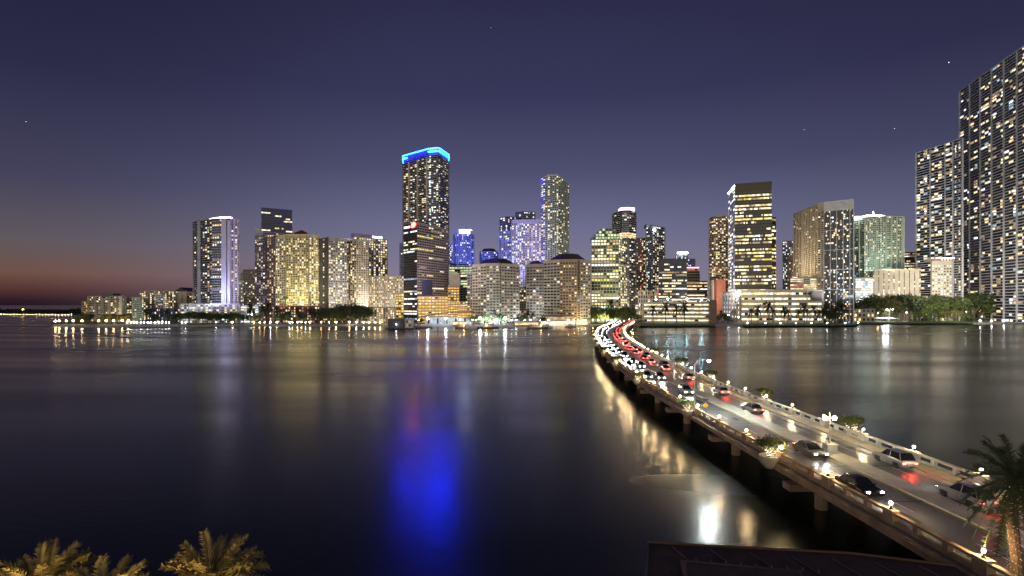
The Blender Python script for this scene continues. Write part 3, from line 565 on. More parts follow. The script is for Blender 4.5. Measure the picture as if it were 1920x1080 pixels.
BL['AK2'] = bld('condo_wing', 'lower beige wing left of the gridded tower', 690, [(1480, 486, 694), (1491, 480, 686)], st('tan', fp=4.2, bay=3.4, ww=.6, lit=.15, pier=2), 20)
def towAL(B, P, poly, z1, u):
    g = B.part('lit_roof'); Y = 700; cx = wx(1648, Y); a, b = wx(1607, Y), wx(1690, Y)
    g.prism([(a, Y + 2), (b, Y + 2), (b, Y + 20), (a, Y + 20)], z1, z1 + 2.2 * u, EW, EW)
    vs = [(wx(1618, Y), Y + 4, z1 + 2.2 * u), (wx(1678, Y), Y + 4, z1 + 2.2 * u), (wx(1678, Y), Y + 18, z1 + 2.2 * u), (wx(1618, Y), Y + 18, z1 + 2.2 * u), (wx(1638, Y), Y + 11, z1 + 7.5 * u), (wx(1658, Y), Y + 11, z1 + 7.5 * u)]
    g.add(vs, [(0, 1, 5, 4), (1, 2, 5), (2, 3, 4, 5), (3, 0, 4)], EW)
    m = B.part('mast'); m.tube([(cx, Y + 11, z1 + 7 * u), (cx, Y + 11, z1 + 14 * u)], [1, .4], EW)
BL['AL'] = bld('condo_tower', 'pale green white tower with a blazing white pitched roof and mast', 690, [(1602, 411, 716), (1620, 407, 700), (1660, 405, 690), (1693, 407, 696)], st('pgreen', fp=4.3, bay=4, ww=.62, wh=.5, lit=.22, slab=.7, st=.22, pier=3, pw=.9, pal='mix'), 30, extra=towAL, cap=.4)
BL['AN0'] = bld('parking_garage', 'bright bluish white garage front left of the striped cream building', 660, [(1604, 524, 662), (1637, 522, 660)], st('white', fp=4.6, bay=5, ww=.9, wh=.55, lit=1, pal='cold', slab=.6, st=.35, mode='allon'), 20)
BL['AM'] = bld('office_block', 'long cream building with vertical window stripes', 665, [(1637, 512, 668), (1726, 506, 655)], st('cream', fp=4.4, bay=2.8, ww=.62, wh=.85, lit=.22, pal='warm', per=4, blank=(1, 2, 3), top=2), 24)
BL['AN'] = bld('office_block', 'dark block with broken lit rows between the white-roofed and right towers', 760, [(1692, 478, 762), (1722, 474, 755)], st('brown', fp=4.6, bay=4, ww=.8, wh=.35, lit=.55, pal='warm', mode='office'), 24)
def towAO(B, P, poly, z1, u):
    g = B.part('roof_lounge'); Y = 640; a, b = wx(1749, Y), wx(1803, Y); g.prism([(a, Y - 1), (b, Y - 1), (b, Y + 14), (a, Y + 14)], z1, z1 + 4.5 * u, WALL['mauve'], WALL['white'])
    h = B.part('lounge_light'); h.box(wx(1775, Y), Y - 1.6, z1 + 5.2 * u, b - a - 6, .5, 1.4 * u, EWs)
    for i in range(9): g.box(a + 3 + i * (b - a - 6) / 8, Y - 1.3, z1 + 2.2 * u, 1.6, .4, 3 * u, WK['pale'] if i in (2, 3, 4, 5) else WK['dim'])
BL['AO'] = bld('hotel', 'cream block with neat punched windows and a glowing rooftop lounge', 640, [(1747, 493, 644), (1807, 489, 640)], st('cream', fp=5.9, bay=6.2, ww=.5, wh=.42, lit=.5, pal='white' if 0 else 'cold', top=7), 22, extra=towAO)
# ---- right-hand towers
gridst = lambda **k: st('dark', **dict(dict(fp=5.4, bay=7, ww=.96, wh=.6, lit=.17, slab=.9, st=.2, slabm=WALL['greyw'], pierm=WALL['greyw'], pal='mix', pw=.8, pp=.9, pier=4, hband=5), **k))
BL['AP'] = bld('condo_tower', 'dark gridded tower with pale frames, the shorter of the two at the right edge', 628, [(1719, 288, 690), (1788, 265, 640), (1803, 259, 628)], [gridst(lit=.24), gridst(bay=7, lit=.3, ww=.4)], 34)
BL['AP2'] = bld('condo_wing', 'slim framed lower wing beside the shorter gridded tower', 660, [(1720, 490, 668), (1747, 488, 650)], gridst(lit=.25, fp=4.8), 10)
BL['AQ'] = bld('condo_tower', 'tallest gridded tower filling the right edge of the view', 527, [(1801, 171, 700), (1926, 84, 574), (1990, 40, 527)], gridst(fp=6.0, bay=7.5, pier=3, hband=5, lit=.18, slab=1.0), 40)
# ---- big open garages on the right bank
def parkgar(B, P, poly, z1, u, s0=0): pass
BL['AH'] = bld('parking_garage', 'wide open-deck garage with blazing floors behind the palm row', 570, [(1357, 548, 640), (1389, 546, 575), (1540, 547, 566)],
  [st('cream', fp=8, bay=5, ww=.6, wh=.4, lit=.8, pal='cold', slab=.8, st=.4, pier=1, pw=1.2, mode='allon', base=6), st('cream', fp=10, bay=7, ww=.99, wh=.36, lit=.88, pal='garage', slab=.9, st=.5, pier=9, pw=1, mode='allon', base=2)], 40,
  extra=lambda B, P, poly, z1, u: (B.part('end_wall').prism([(wx(1522, 564), 564), (wx(1541, 564), 564), (wx(1541, 564), 569), (wx(1522, 564), 569)], wz(563, 564), z1 - .4, WALL['brown']), B.part('white_podium_roof').prism([(wx(1395, 600), 600), (wx(1480, 600), 600), (wx(1480, 600), 606), (wx(1395, 600), 606)], z1, z1 + 3, WALL['pgreen'])))
BL['AI'] = bld('parking_garage', 'open-deck garage with a blue-lit roof beside the causeway landing', 555, [(1207, 568, 565), (1330, 569, 556)], st('cream', fp=7.6, bay=7, ww=.98, wh=.36, lit=.85, pal='garage', slab=.9, st=.5, pier=9, pw=1, mode='allon', base=2), 40,
  extra=lambda B, P, poly, z1, u: (B.part('stair_core').prism([(wx(1331, 552), 552), (wx(1344, 552), 552), (wx(1344, 552), 566), (wx(1331, 552), 566)], 1.5, wz(562, 552), WALL['brown']), B.part('roof_deck_canopy').prism([(wx(1212, 580), 580), (wx(1320, 580), 580), (wx(1320, 590), 590), (wx(1212, 590), 590)], z1 + 2.4, z1 + 2.9, WALL['blueg'])))
BL['BA'] = bld('low_house', 'pale pavilion with a dark hipped roof behind the palm clump', 600, [(1536, 566, 602), (1578, 565, 600)], st('cream', fp=6, bay=8, ww=.5, lit=.4, pal='office'), 18, hip=(.3, 9), cap=0)
BL['BB'] = bld('low_house', 'cream low house with lit front right of the palm clump', 610, [(1600, 580, 612), (1640, 579, 610)], st('cream', fp=9, bay=8, ww=.5, lit=.5, pal='office'), 14, hip=(.4, 4), cap=0)
BL['BC'] = bld('low_house', 'white flat-roofed house behind the wide garage', 620, [(1528, 546, 622), (1558, 546, 620)], st('white', fp=8, bay=8, ww=.5, lit=.1), 14)
# ---- filler blocks seen between the towers
BL['BD'] = bld('office_block', 'small white striped block at the end of the causeway street', 760, [(1174, 555, 762), (1196, 554, 760)], st('white', fp=5, bay=8, ww=.9, lit=.5, pal='office', slab=.8), 20)
BL['BE'] = bld('office_block', 'pale block with tall lit openings beside the causeway street', 730, [(1197, 548, 732), (1236, 546, 730)], st('cream', fp=9, bay=5, ww=.5, wh=.7, lit=.5, pal='rose'), 20)
BL['BF'] = bld('apartment_block', 'low pale block right of the bronze tower', 800, [(1456, 548, 802), (1486, 548, 800)], st('cream', fp=5, bay=5, lit=.4), 20)
# ------------------------------------------------------------------ fill lights added to brighten the facades
WARMC, NEUT, COOLC, GOLD, BLUC, VIO = (1, .78, .48), (1, .9, .75), (.75, .88, 1), (1, .6, .15), (.12, .16, 1), (.45, .35, 1)
FL = [
 (200, 600, 2, 200, 625, 14, WARMC, 900, 'the long beige block at the left tip'),
 (256, 596, 2, 256, 616, 12, (.7, 1, .75), 500, 'the pale green block'),
 (330, 600, 2, 330, 690, 22, NEUT, 1500, 'the gabled cream block'),
 (405, 566, 24, 405, 592, 70, COOLC, 3000, 'the white fin tower'),
 (424, 556, 26, 422, 590, 80, VIO, 3000, 'the lavender fins'),
 (500, 590, 12, 490, 665, 45, COOLC, 2500, 'the sail-topped tower'),
 (550, 574, 23, 550, 600, 60, (1, .87, .45), 4200, 'the yellow tower'),
 (550, 560, 2, 550, 578, 6, (1, .5, .4), 60, 'the red brown podium'),
 (632, 566, 24, 632, 596, 80, NEUT, 3800, 'the grey brown tower'),
 (668, 562, 24, 672, 606, 80, WARMC, 2200, 'the taupe tower'),
 (705, 600, 20, 700, 690, 60, NEUT, 4500, 'the white-lettered office tower'),
 (715, 545, 2, 705, 562, 8, WARMC, 120, 'the pale waterfront podium'),
 (820, 540, 40, 818, 612, 90, (1, .82, .84), 5500, 'the violet middle of the mauve corner tower'),
 (815, 556, 2, 815, 590, 16, GOLD, 900, 'the golden lower wing'),
 (868, 574, 2, 868, 596, 12, (1, .42, .08), 700, 'the orange-lit stepped block'),
 (868, 790, 60, 868, 850, 105, (.22, .3, 1), 12000, 'the white lantern crown tower'),
 (917, 860, 60, 917, 900, 92, BLUC, 6000, 'the domed blue tower top'),
 (948, 690, 60, 948, 740, 90, BLUC, 3500, 'the blue-lit apartment wing'),
 (990, 650, 80, 992, 716, 105, (.88, .8, 1), 3500, 'the violet and white tower'),
 (1008, 660, 60, 1018, 708, 120, (.4, .3, 1), 1800, 'the blue edge of the grey green tower'),
 (1060, 700, 40, 1058, 730, 110, (.95, 1, .6), 6000, 'the right flank of the grey green tower'),
 (925, 525, 3, 928, 556, 24, (.72, .84, 1), 5500, 'the left hotel'),
 (1003, 560, 3, 1003, 596, 20, (.8, .85, 1), 2500, 'the grey blue hotel wing'),
 (1030, 522, 3, 1030, 550, 10, (.85, .92, 1), 400, 'the left corner of the right hotel'),
 (1068, 520, 3, 1066, 545, 24, (1, .72, .42), 2200, 'the right hotel'),
 (1100, 535, 3, 1097, 556, 24, (1, .85, .5), 900, 'the right end of the right hotel'),
 (1142, 575, 3, 1142, 602, 35, (.85, 1, .5), 5500, 'the green grey stepped office'),
 (1172, 690, 20, 1170, 745, 70, NEUT, 4000, 'the pink-crowned tower'),
 (1225, 740, 20, 1225, 780, 60, COOLC, 3500, 'the blue wedge tower'),
 (1270, 590, 30, 1268, 568, 22.7, (.5, .85, 1), 260, 'the left garage roof deck'),
 (1350, 660, 6, 1352, 692, 14, (1, .6, .5), 900, 'the salmon red base'),
 (1345, 660, 30, 1350, 706, 60, WARMC, 3500, 'the brown balcony tower'),
 (1410, 548, 34, 1412, 590, 80, (1, .85, .5), 1300, 'the bronze office tower'),
 (1362, 580, 30, 1370, 620, 80, (.8, .8, 1), 4500, 'the pale flank of the bronze tower'),
 (1468, 624, 52, 1506, 638, 100, (1, .78, .5), 5000, 'the beige gridded face'),
 (1575, 545, 30, 1572, 578, 120, COOLC, 3500, 'the dark glass face'),
 (1650, 664, 67, 1650, 694, 105, (.75, 1, .85), 3200, 'the pale green white tower'),
 (1620, 630, 4, 1620, 660, 14, (.75, .85, 1), 130, 'the bluish white garage front'),
 (1680, 635, 4, 1682, 660, 26, (1, .8, .5), 350, 'the striped cream building'),
 (1777, 615, 4, 1777, 640, 30, NEUT, 1500, 'the punched-window cream block'),
 (1755, 590, 34, 1758, 655, 90, NEUT, 11000, 'the shorter gridded tower'),
 (1860, 540, 34, 1862, 640, 100, NEUT, 20000, 'the tallest gridded tower'),
 (1450, 550, 2, 1450, 570, 10, NEUT, 150, 'the wide lit garage'),
 (1270, 545, 2, 1270, 556, 7, NEUT, 80, 'the left open-deck garage'),
]
for (px, Y, z, tx, tY, tz, c, pw, who) in FL: up(px, Y, z, tx, tY, tz, c, pw, 24 if pw > 2000 else 12, 3, who)

# ------------------------------------------------------------------ vegetation
def leafmat(name, c, var=.35): return mat(name, c, .75, var=var, vscale=.6)
LF = {'dark': leafmat('dark foliage', (.05, .075, .025)), 'mid': leafmat('green foliage', (.085, .12, .03)), 'warm': leafmat('yellowish foliage', (.13, .12, .035)), 'palm': leafmat('palm fronds', (.03, .05, .018)), 'fpalm': leafmat('near palm fronds', (.055, .075, .028))}
bark = mat('grey bark', (.14, .11, .085), .9, var=.3, vscale=1.5, bump=.5)
def broad(name, lm, h, r, n, ls, clumps=9, flat=.75, seed=1):
    q = random.Random(seed); t = MB(); t.tube([(0, 0, 0), (.1, 0, h * .3), (0, .1, h * .55)], [h * .04, h * .03, h * .02], bark, 7)
    for i in range(5):
        a = i * 1.3; t.tube([(0, 0, h * (.25 + .05 * i)), (math.cos(a) * r * .35, math.sin(a) * r * .35, h * .55), (math.cos(a) * r * .7, math.sin(a) * r * .7, h * .75)], [h * .02, h * .014, h * .006], bark, 5)
    c = MB(); cl = []
    for i in range(clumps):
        a = q.random() * 6.28; d = r * .72 * math.sqrt(q.random()); cl.append((math.cos(a) * d, math.sin(a) * d, h * (.5 + .34 * q.random() - .12 * (d / r)), r * q.uniform(.32, .5)))
    for i in range(n):
        k = q.choice(cl); v = Vector((q.gauss(0, 1), q.gauss(0, 1), q.gauss(0, 1))).normalized() * k[3] * (q.random() ** .35)
        p = Vector((k[0], k[1], k[2])) + Vector((v.x, v.y, v.z * flat))
        a = Vector((q.gauss(0, 1), q.gauss(0, 1), q.gauss(0, .6))).normalized() * ls * q.uniform(.6, 1.3); b = a.cross(Vector((q.gauss(0, 1), q.gauss(0, 1), q.gauss(0, 1)))).normalized() * ls * .45
        c.add([tuple(p - a * .5), tuple(p + b), tuple(p + a * .5), tuple(p - b)], [(0, 1, 2, 3)], lm)
    root = thing(name, 'x', 'tree', (0, 0, 0)); t.build('trunk', root); c.build('crown', root); return root
def frond(c, base, az, ln, rise, droop, m, lw, nl, q, bend=0, vee=.5, lwf=.055):
    pts = []; 
    for i in range(9):
        s = i / 8; d = ln * s * (1 - .12 * s); zz = rise * s * 1.6 - droop * s * s
        a = az + bend * s; pts.append(Vector(base) + Vector((math.cos(a) * d, math.sin(a) * d, zz)))
    c.tube(pts, [lw * .09 * (1 - .7 * i / 8) + .004 for i in range(9)], m, 4, False)
    for side in (-1, 1):
        for j in range(nl):
            s = .12 + .88 * (j + q.random() * .6) / nl; k = min(int(s * 8), 7); f = s * 8 - k; p = pts[k].lerp(pts[k + 1], f); d = (pts[k + 1] - pts[k]).normalized()
            sd = d.cross(Vector((0, 0, 1))).normalized() * side; L_ = lw * (1 - .55 * abs(s - .45) * 1.6) * q.uniform(.85, 1.1)
            tip = p + (sd * .75 + d * .65 + Vector((0, 0, vee * q.uniform(-.3, .7)))).normalized() * L_ + Vector((0, 0, -.1 * L_)); w_ = d * lw * lwf
            c.add([tuple(p - w_), tuple(p + w_), tuple(tip)], [(0, 1, 2)], m)
def palm(name, h, nf, fl, lw, nl, m, tr, seed=3, cat='palm', lo=-.5, vee=.5, trm=None, lwf=.055):
    q = random.Random(seed); t = MB(); n = 14
    t.tube([(.15 * math.sin(i * .5), 0, h * i / n) for i in range(n + 1)], [tr * (1.25 if i == 0 else 1.0 + .07 * (i % 2) - .25 * i / n) for i in range(n + 1)], trm or bark, 10)
    c = MB()
    for i in range(nf):
        e = 1 - i / nf; az = i * 2.4 + q.uniform(-.2, .2); el = 1.25 * e ** .8 + lo * (1 - e)
        frond(c, (0.15 * math.sin(n * .5), 0, h), az, fl * (math.cos(el) * .8 + .3), fl * math.sin(el) * .8, fl * (.38 + .15 * q.random()), m, lw, nl, q, q.uniform(-.25, .25), vee, lwf)
    root = thing(name, 'x', cat, (0, 0, 0)); t.build('trunk', root); c.build('crown', root); return root
protos = {}
def proto(k, root): protos[k] = (root, tree_of(root)); return root
proto('broad1', broad('broadleaf_tree', LF['dark'], 12, 7, 1500, .75, 10, seed=1)); proto('broad2', broad('broadleaf_tree', LF['mid'], 11, 7.5, 1500, .7, 9, seed=5))
proto('broad3', broad('broadleaf_tree', LF['warm'], 12, 8, 1500, .8, 10, seed=9)); proto('bush', broad('shrub', LF['mid'], 4, 2.6, 420, .4, 6, seed=12))
proto('royal', palm('royal_palm', 16, 22, 6.2, 1.5, 24, LF['palm'], .36, 4, 'palm', -.9, .5, None, .24)); proto('royal2', palm('royal_palm', 13, 20, 5.6, 1.4, 24, LF['palm'], .34, 8, 'palm', -.8, .5, None, .24))
used = set()
def plant(k, loc, sc, label, group, rz=None):
    r, ch = protos[k]; rz = R.random() * 6.28 if rz is None else rz
    if k not in used:
        used.add(k); r.location = loc; r.rotation_euler = (0, 0, rz); r.scale = (sc, sc, sc); r['label'] = label; r['group'] = group; return r
    return copy_tree(r, ch, loc, rz, sc, label, group)
def row(spec, group, lab, base=1.6):
    spec = sorted(spec); n = len(spec)
    for i, s in enumerate(spec):
        px, Y, k, sc = s[:4]; plant(k, (wx(px, Y), Y, s[4] if len(s) > 4 else base), sc, lab % nth(i), group)
tl = [(150 + i * 8.5, 545 + R.random() * 25, R.choice(['broad2', 'broad3', 'royal2', 'bush', 'bush']), R.uniform(.75, 1.1)) for i in range(12)]
tl += [(118, 540, 'bush', 1.0), (128, 545, 'bush', 1.1), (140, 548, 'broad3', .45)]
row(tl, 'trees round the left tip', '%s tree from the left along the lamp-lit left tip')
tl = [(256 + i * 9, 552 + R.random() * 14, R.choice(['broad1', 'bush', 'royal2', 'bush']), R.uniform(.7, 1.05)) for i in range(10)]
row(tl, 'trees before the navy block', '%s tree from the left before the navy waterfront block')
tl = [(347 + i * 8.4, 545 + R.random() * 16, R.choice(['broad1', 'broad1', 'bush', 'broad2']), R.uniform(.75, 1.2)) for i in range(14)]
row(tl, 'trees below the white fin tower', '%s tree from the left below the white fin tower')
tl = [(470 + i * 8.0, 540 + R.random() * 20, R.choice(['broad1', 'broad2', 'bush', 'royal2', 'broad2']), R.uniform(.8, 1.3)) for i in range(17)]
row(tl, 'trees before the red brown podium', '%s tree from the left before the red brown podium')
tl = [(606 + i * 8.6, 545 + R.random() * 12, R.choice(['broad1', 'broad1', 'broad2']), R.uniform(1.2, 1.9)) for i in range(10)]
row(tl, 'dark trees left of the barge', '%s tall dark tree from the left before the dark terrace block')
tl = [(505 + i * 7.4, 570, R.choice(['royal2', 'bush', 'bush']), R.uniform(.3, .7), wz(576, 570)) for i in range(13)]
row(tl, 'planting on the podium roof', '%s plant from the left on the red brown podium roof')
tl = [(758 + i * 8, 545 + R.random() * 6, R.choice(['bush', 'broad2', 'royal2']), R.uniform(.4, .6)) for i in range(5)]
row(tl, 'trees by the golden wing', '%s small tree from the left at the foot of the golden wing')
tl = [(884 + i * 8.8, 528 + R.random() * 8, R.choice(['broad2', 'bush', 'royal2', 'bush', 'broad1']), R.uniform(.65, 1.1)) for i in range(16)]
row(tl, 'trees before the two hotels', '%s tree from the left in the row before the two hotels')
tl = [(1108 + i * 5.3, 560 + R.random() * 40, R.choice(['broad1', 'broad1', 'broad2', 'royal2', 'broad3']), R.uniform(1.1, 1.8)) for i in range(14)]
row(tl, 'trees at the causeway landing', '%s tree from the left in the clump before the stepped office')
tl = [(1196, 600, 'broad1', .8), (1200, 570, 'bush', 1), (1206, 556, 'bush', 1.1), (1346, 575, 'broad2', .8), (1352, 590, 'royal2', .8), (1358, 600, 'broad1', .9), (1364, 580, 'broad2', .6), (1370, 574, 'bush', 1)]
row(tl, 'trees beside the two garages', '%s tree from the left among those flanking the left garage')
tl = [(1225, 543, 'royal', .95), (1248, 544, 'royal', 1.12), (1268, 545, 'royal', .98), (1284, 546, 'royal', 1.1)]
row(tl, 'palms before the left garage', '%s tall palm from the left before the blue-roofed garage')
tl = [(x, 541 + R.random() * 9, R.choice(['royal', 'royal2', 'royal']), R.uniform(.85, 1.15)) for x in (1409, 1421, 1442, 1449, 1470, 1477, 1498, 1508, 1526, 1537, 1552)]
row(tl, 'palms on the seawall lawn', '%s palm from the left in the row before the wide garage')
tl = [(1545 + i * 4.6, 560 + R.random() * 30, R.choice(['royal', 'royal2', 'broad1']), R.uniform(.9, 1.3)) for i in range(12)]
row(tl, 'dark palm clump', '%s tree from the left in the dark clump beside the wide garage')
tl = [(1565 + i * 10.8, 650 + R.random() * 30, R.choice(['broad1', 'broad1', 'broad2']), R.uniform(2.0, 2.9)) for i in range(10)]
tl += [(1640 + i * 9.3, 632 + R.random() * 22, R.choice(['broad1', 'broad2', 'broad3', 'broad1']), R.uniform(2.1, 3.1)) for i in range(32)]
row(tl, 'trees of the right bank wood', '%s large tree from the left in the wood under the right towers')
tl = [(1708 + i * 8.5, 614 + R.random() * 14, R.choice(['bush', 'bush', 'broad2', 'broad3']), R.uniform(.8, 1.3)) for i in range(18)]
row(tl, 'low trees on the right bank', '%s low tree from the left along the water on the right bank')
tl = [(970 + i * 6, 684, 'bush', 1.4, wz(545, 690)) for i in range(4)] + [(848 + i * 6, 690, 'bush', 1.2, wz(501, 700)) for i in range(5)]
row(tl, 'roof garden shrubs', '%s shrub from the left on the roof gardens behind the hotels')
tl = [(1232 + i * 9, 610, 'royal2', .5, wz(566, 610) - 9) for i in range(4)]

# ------------------------------------------------------------------ shore lamps
GW = {'white': emat('lamp white', (.92, .97, 1), 110), 'warm': emat('lamp warm', (1, .72, .34), 110), 'cyan': emat('lamp cyan', (.5, .95, 1), 130), 'orange': emat('lamp orange', (1, .42, .1), 110), 'amber': emat('lamp amber', (1, .6, .2), 100)}
lp = {}
def lamp_proto(col, h, r):
    k = (col, h, r)
    if k not in lp:
        root = thing('street_lamp' if h > 2 else 'bollard_lamp', 'x', 'lamp')
        g = MB(); g.tube([(0, 0, 0), (0, 0, h)], [.09, .06], steel, 6); g.lathe([(.22, 0), (.22, .25), (.1, .3)], (0, 0, 0), steel, 8); g.build('pole', root)
        g = MB(); g.ball((0, 0, h + r), r, GW[col], 8, 5); g.build('globe', root, True)
        lp[k] = [root, tree_of(root), False]
    return lp[k]
def lamps(spec, group, lab):
    for i, (px, Y, z, col, h, r) in enumerate(sorted(spec)):
        P = lamp_proto(col, h, r); loc = (wx(px, Y), Y, z); lb = lab % nth(i)
        if not P[2]: P[2] = True; P[0].location = loc; tag(P[0], lb, 'lamp', group)
        else: copy_tree(P[0], P[1], loc, 0, 1, lb, group)
lamps([(x, 526 + (x - 111) * .12, 1.6, 'warm', 3, .62) for x in (104, 111, 124, 137, 154, 185, 199, 213, 229, 241)], 'lamps round the left tip', '%s warm lamp from the left around the left tip')
lamps([(x, 540, 1.8, 'white', 1.2, .38) for x in (238, 246, 252, 257, 264, 270, 277, 283, 291, 298, 304, 311, 317, 341, 348)], 'seawall lamps before the navy block', '%s small white lamp from the left on the seawall before the navy block')
lamps([(x, 536, 1.8, c, 1.4, r) for x, c, r in ((405, 'white', .35), (436, 'warm', .45), (476, 'orange', .5), (487, 'amber', .45), (496, 'amber', .4), (507, 'white', .6), (519, 'warm', .45), (543, 'white', .55), (548, 'warm', .4), (558, 'warm', .5), (565, 'amber', .5), (573, 'white', .4), (581, 'warm', .5), (602, 'orange', .4), (617, 'warm', .4), (630, 'warm', .55), (655, 'warm', .55), (668, 'white', .45), (682, 'white', .45), (692, 'warm', .4), (703, 'warm', .45), (713, 'warm', .45))], 'seawall lamps of the left shore', '%s seawall lamp from the white fin tower towards the barge')
lamps([(472, 556, 1.6, 'cyan', 8, 1.0)], 'tall harbour lamp', '%s bright cyan lamp on a tall pole between the white fin tower and red podium')
lamps([(x, y, 2.0, 'white', 5, r) for x, y, r in ((802, 515, .95), (836, 520, .85), (900, 515, 1.1), (912, 524, .5), (947, 514, 1.2))], 'marina flood lamps', '%s brilliant white marina lamp from the left')
lamps([(x, 530, 1.8, c, 4, .33) for x, c in ((770, 'white'), (785, 'white'), (862, 'warm'), (886, 'white'), (893, 'warm'), (906, 'white'), (919, 'warm'), (927, 'warm'), (932, 'white'), (959, 'white'), (968, 'white'), (984, 'white'), (995, 'white'), (1014, 'white'), (1028, 'white'), (1046, 'amber'), (1066, 'warm'), (1076, 'warm'), (1084, 'warm'), (1092, 'warm'), (1098, 'white'), (1112, 'warm'), (1122, 'warm'), (1130, 'white'), (1139, 'warm'), (1147, 'warm'), (1154, 'white'))], 'promenade lamps', '%s promenade lamp from the left between the barge and causeway')
lamps([(x, 566, wz(567.5, 566), 'cyan', 3, .75) for x in (1230, 1252, 1288, 1315)], 'garage roof lamps', '%s cyan white lamp from the left on the blue-lit garage roof')
lamps([(x, 539, 1.8, 'white', .6, .42) for x in (1402, 1435, 1463, 1492, 1521, 1551)] + [(1585, 545, 1.8, 'white', .6, .4), (1609, 560, 1.8, 'white', .6, .4)], 'lawn seawall lamps', '%s small white lamp from the left along the palm lawn seawall')
lamps([(x, 598, 1.8, 'white', .8, .6) for x in (1838, 1859, 1882, 1904)], 'right seawall lamps', '%s white seawall lamp from the left at the right edge')
lamps([(1385, 560, 1.7, 'white', 6, .5), (1366, 585, 1.7, 'white', 8, .4), (1646, 640, 1.7, 'warm', 9, .5), (1700, 630, 1.7, 'white', 10, .35), (1738, 628, 1.7, 'warm', 8, .35), (1778, 628, 1.7, 'white', 10, .35), (1812, 625, 1.7, 'white', 11, .35), (1846, 640, 1.7, 'amber', 14, .5), (1857, 640, 1.7, 'orange', 11, .7), (1838, 640, 1.7, 'orange', 11, .7), (1869, 640, 1.7, 'amber', 11, .6)], 'street lamps of the right bank', '%s street lamp from the left among the right bank trees')
lamps([(x, 990 + (12 - i) * 2, 1.3, 'warm', 1, .24) for i, x in enumerate(range(2, 140, 6))], 'causeway lights far across the bay', '%s tiny light from the left on the far causeway')
lamps([(43, 1080, 1.3, 'orange', 9, .7)], 'far orange lamp', '%s orange lamp above the far causeway lights')
# tall T-shaped flood pylon over the bright yard
Y = 628; px = 1667; rt = thing('flood_pylon', 'white T-shaped pylon flooding the bright yard on the right bank', 'floodlight', (wx(px, Y), Y, 1.6))
g = MB(); g.tube([(wx(px, Y), Y, 1.6), (wx(px, Y), Y, 16)], .7, WALL['white'], 8); g.box(wx(px, Y), Y, 16.4, 7, 1.2, .8, WALL['white']); g.build('pylon', rt)
for s in (-1, 1):
    g = MB(); g.box(wx(px, Y) + s * 2.6, Y - .9, 15.4, 2.2, .8, .9, GW['white']); g.build('lamp_head', rt)
sheet('bright_yard', [(wx(1604, 612), 612), (wx(1700, 612), 612), (wx(1705, 640), 640), (wx(1606, 640), 640)], 1.72, WALL['white'])
# tents / marquees of the yard and promenade
def marquee(x, Y, w_, d_, h_, label, group):
    r = thing('marquee', label, 'tent', (x, Y, 1.6), 0, group); g = MB()
    a, b = x - w_ / 2, x + w_ / 2; k = 5; vs = []
    vs = [(a, Y, h_), (b, Y, h_), (b, Y + d_, h_), (a, Y + d_, h_), (a + w_ * .25, Y + d_ / 2, h_ + 1.6), (b - w_ * .25, Y + d_ / 2, h_ + 1.6)]
    g.add(vs, [(0, 1, 5, 4), (1, 2, 5), (2, 3, 4, 5), (3, 0, 4)], WALL['white']); g.build('canopy', r)
    for xx, yy in ((a, Y), (b, Y), (b, Y + d_), (a, Y + d_)):
        g = MB(); g.tube([(xx, yy, 1.6), (xx, yy, h_)], .08, steel, 5); g.build('pole', r)
marquee(wx(1660, 615), 615, 34, 9, 5, 'broad white marquee in the floodlit yard below the pylon', 'white marquees')
marquee(wx(1622, 614), 616, 14, 8, 4.5, 'smaller white marquee left of the broad one in the yard', 'white marquees')
for i, x in enumerate((952, 962, 972, 982, 992, 1002)): marquee(wx(x, 523), 523, 5, 5, 4.4, '%s white marquee from the left on the promenade before the hotels' % nth(i), 'promenade marquees')
area('yard_fill', (wx(1660, 622), 622, 14), (wx(1660, 620), 618, 1), (.95, .97, 1), 7000, 6, 3)  # unseen area light added near the pylon to brighten the yard
# waterfront hall with the curved roof
def hall():
    Y = 534; x0, x1 = wx(797, Y), wx(884, Y); r = thing('waterfront_hall', 'white waterfront hall with a dark curved roof and lit colonnade', 'building', ((x0 + x1) / 2, Y, 1.5))
    g = MB(); g.prism([(x0, Y), (x1, Y), (x1, Y + 14), (x0, Y + 14)], 1.5, 9, WALL['white']); g.build('wall', r)
    g = MB(); n = 12; vs = []
    for i in range(n + 1):
        f = i / n; z = 9.0 + 5.0 * math.sin(min(f * 1.35, 1) * math.pi * .5); x = x0 - 5 + (x1 - x0 + 6) * f
        vs += [(x, Y - 3, z - .4), (x, Y + 17, z - .4), (x, Y - 3, z + .4), (x, Y + 17, z + .4)]
    fs = []
    for i in range(n): b = i * 4; fs += [(b, b + 4, b + 5, b + 1), (b + 2, b + 3, b + 7, b + 6), (b, b + 2, b + 6, b + 4), (b + 1, b + 5, b + 7, b + 3)]
    g.add(vs, fs, WALL['roof']); g.build('roof', r)
    for i in range(15):
        x = x0 + 2 + i * (x1 - x0 - 4) / 14; g = MB(); g.box(x, Y - .3, 5, 1.2, .5, 6.5, WALL['white']); g.build('column', r)
        if i < 14: g = MB(); g.box(x + 1.6, Y - .05, 5, 1.5, .2, 5.5, WK['cool'] if i % 3 else WK['dark']); g.build('window', r)
hall(); area('hall_fill', (wx(840, 520), 522, 3), (wx(840, 534), 534, 6), (.85, .92, 1), 900, 30, 1)  # unseen area light added before the colonnade, without a fixture
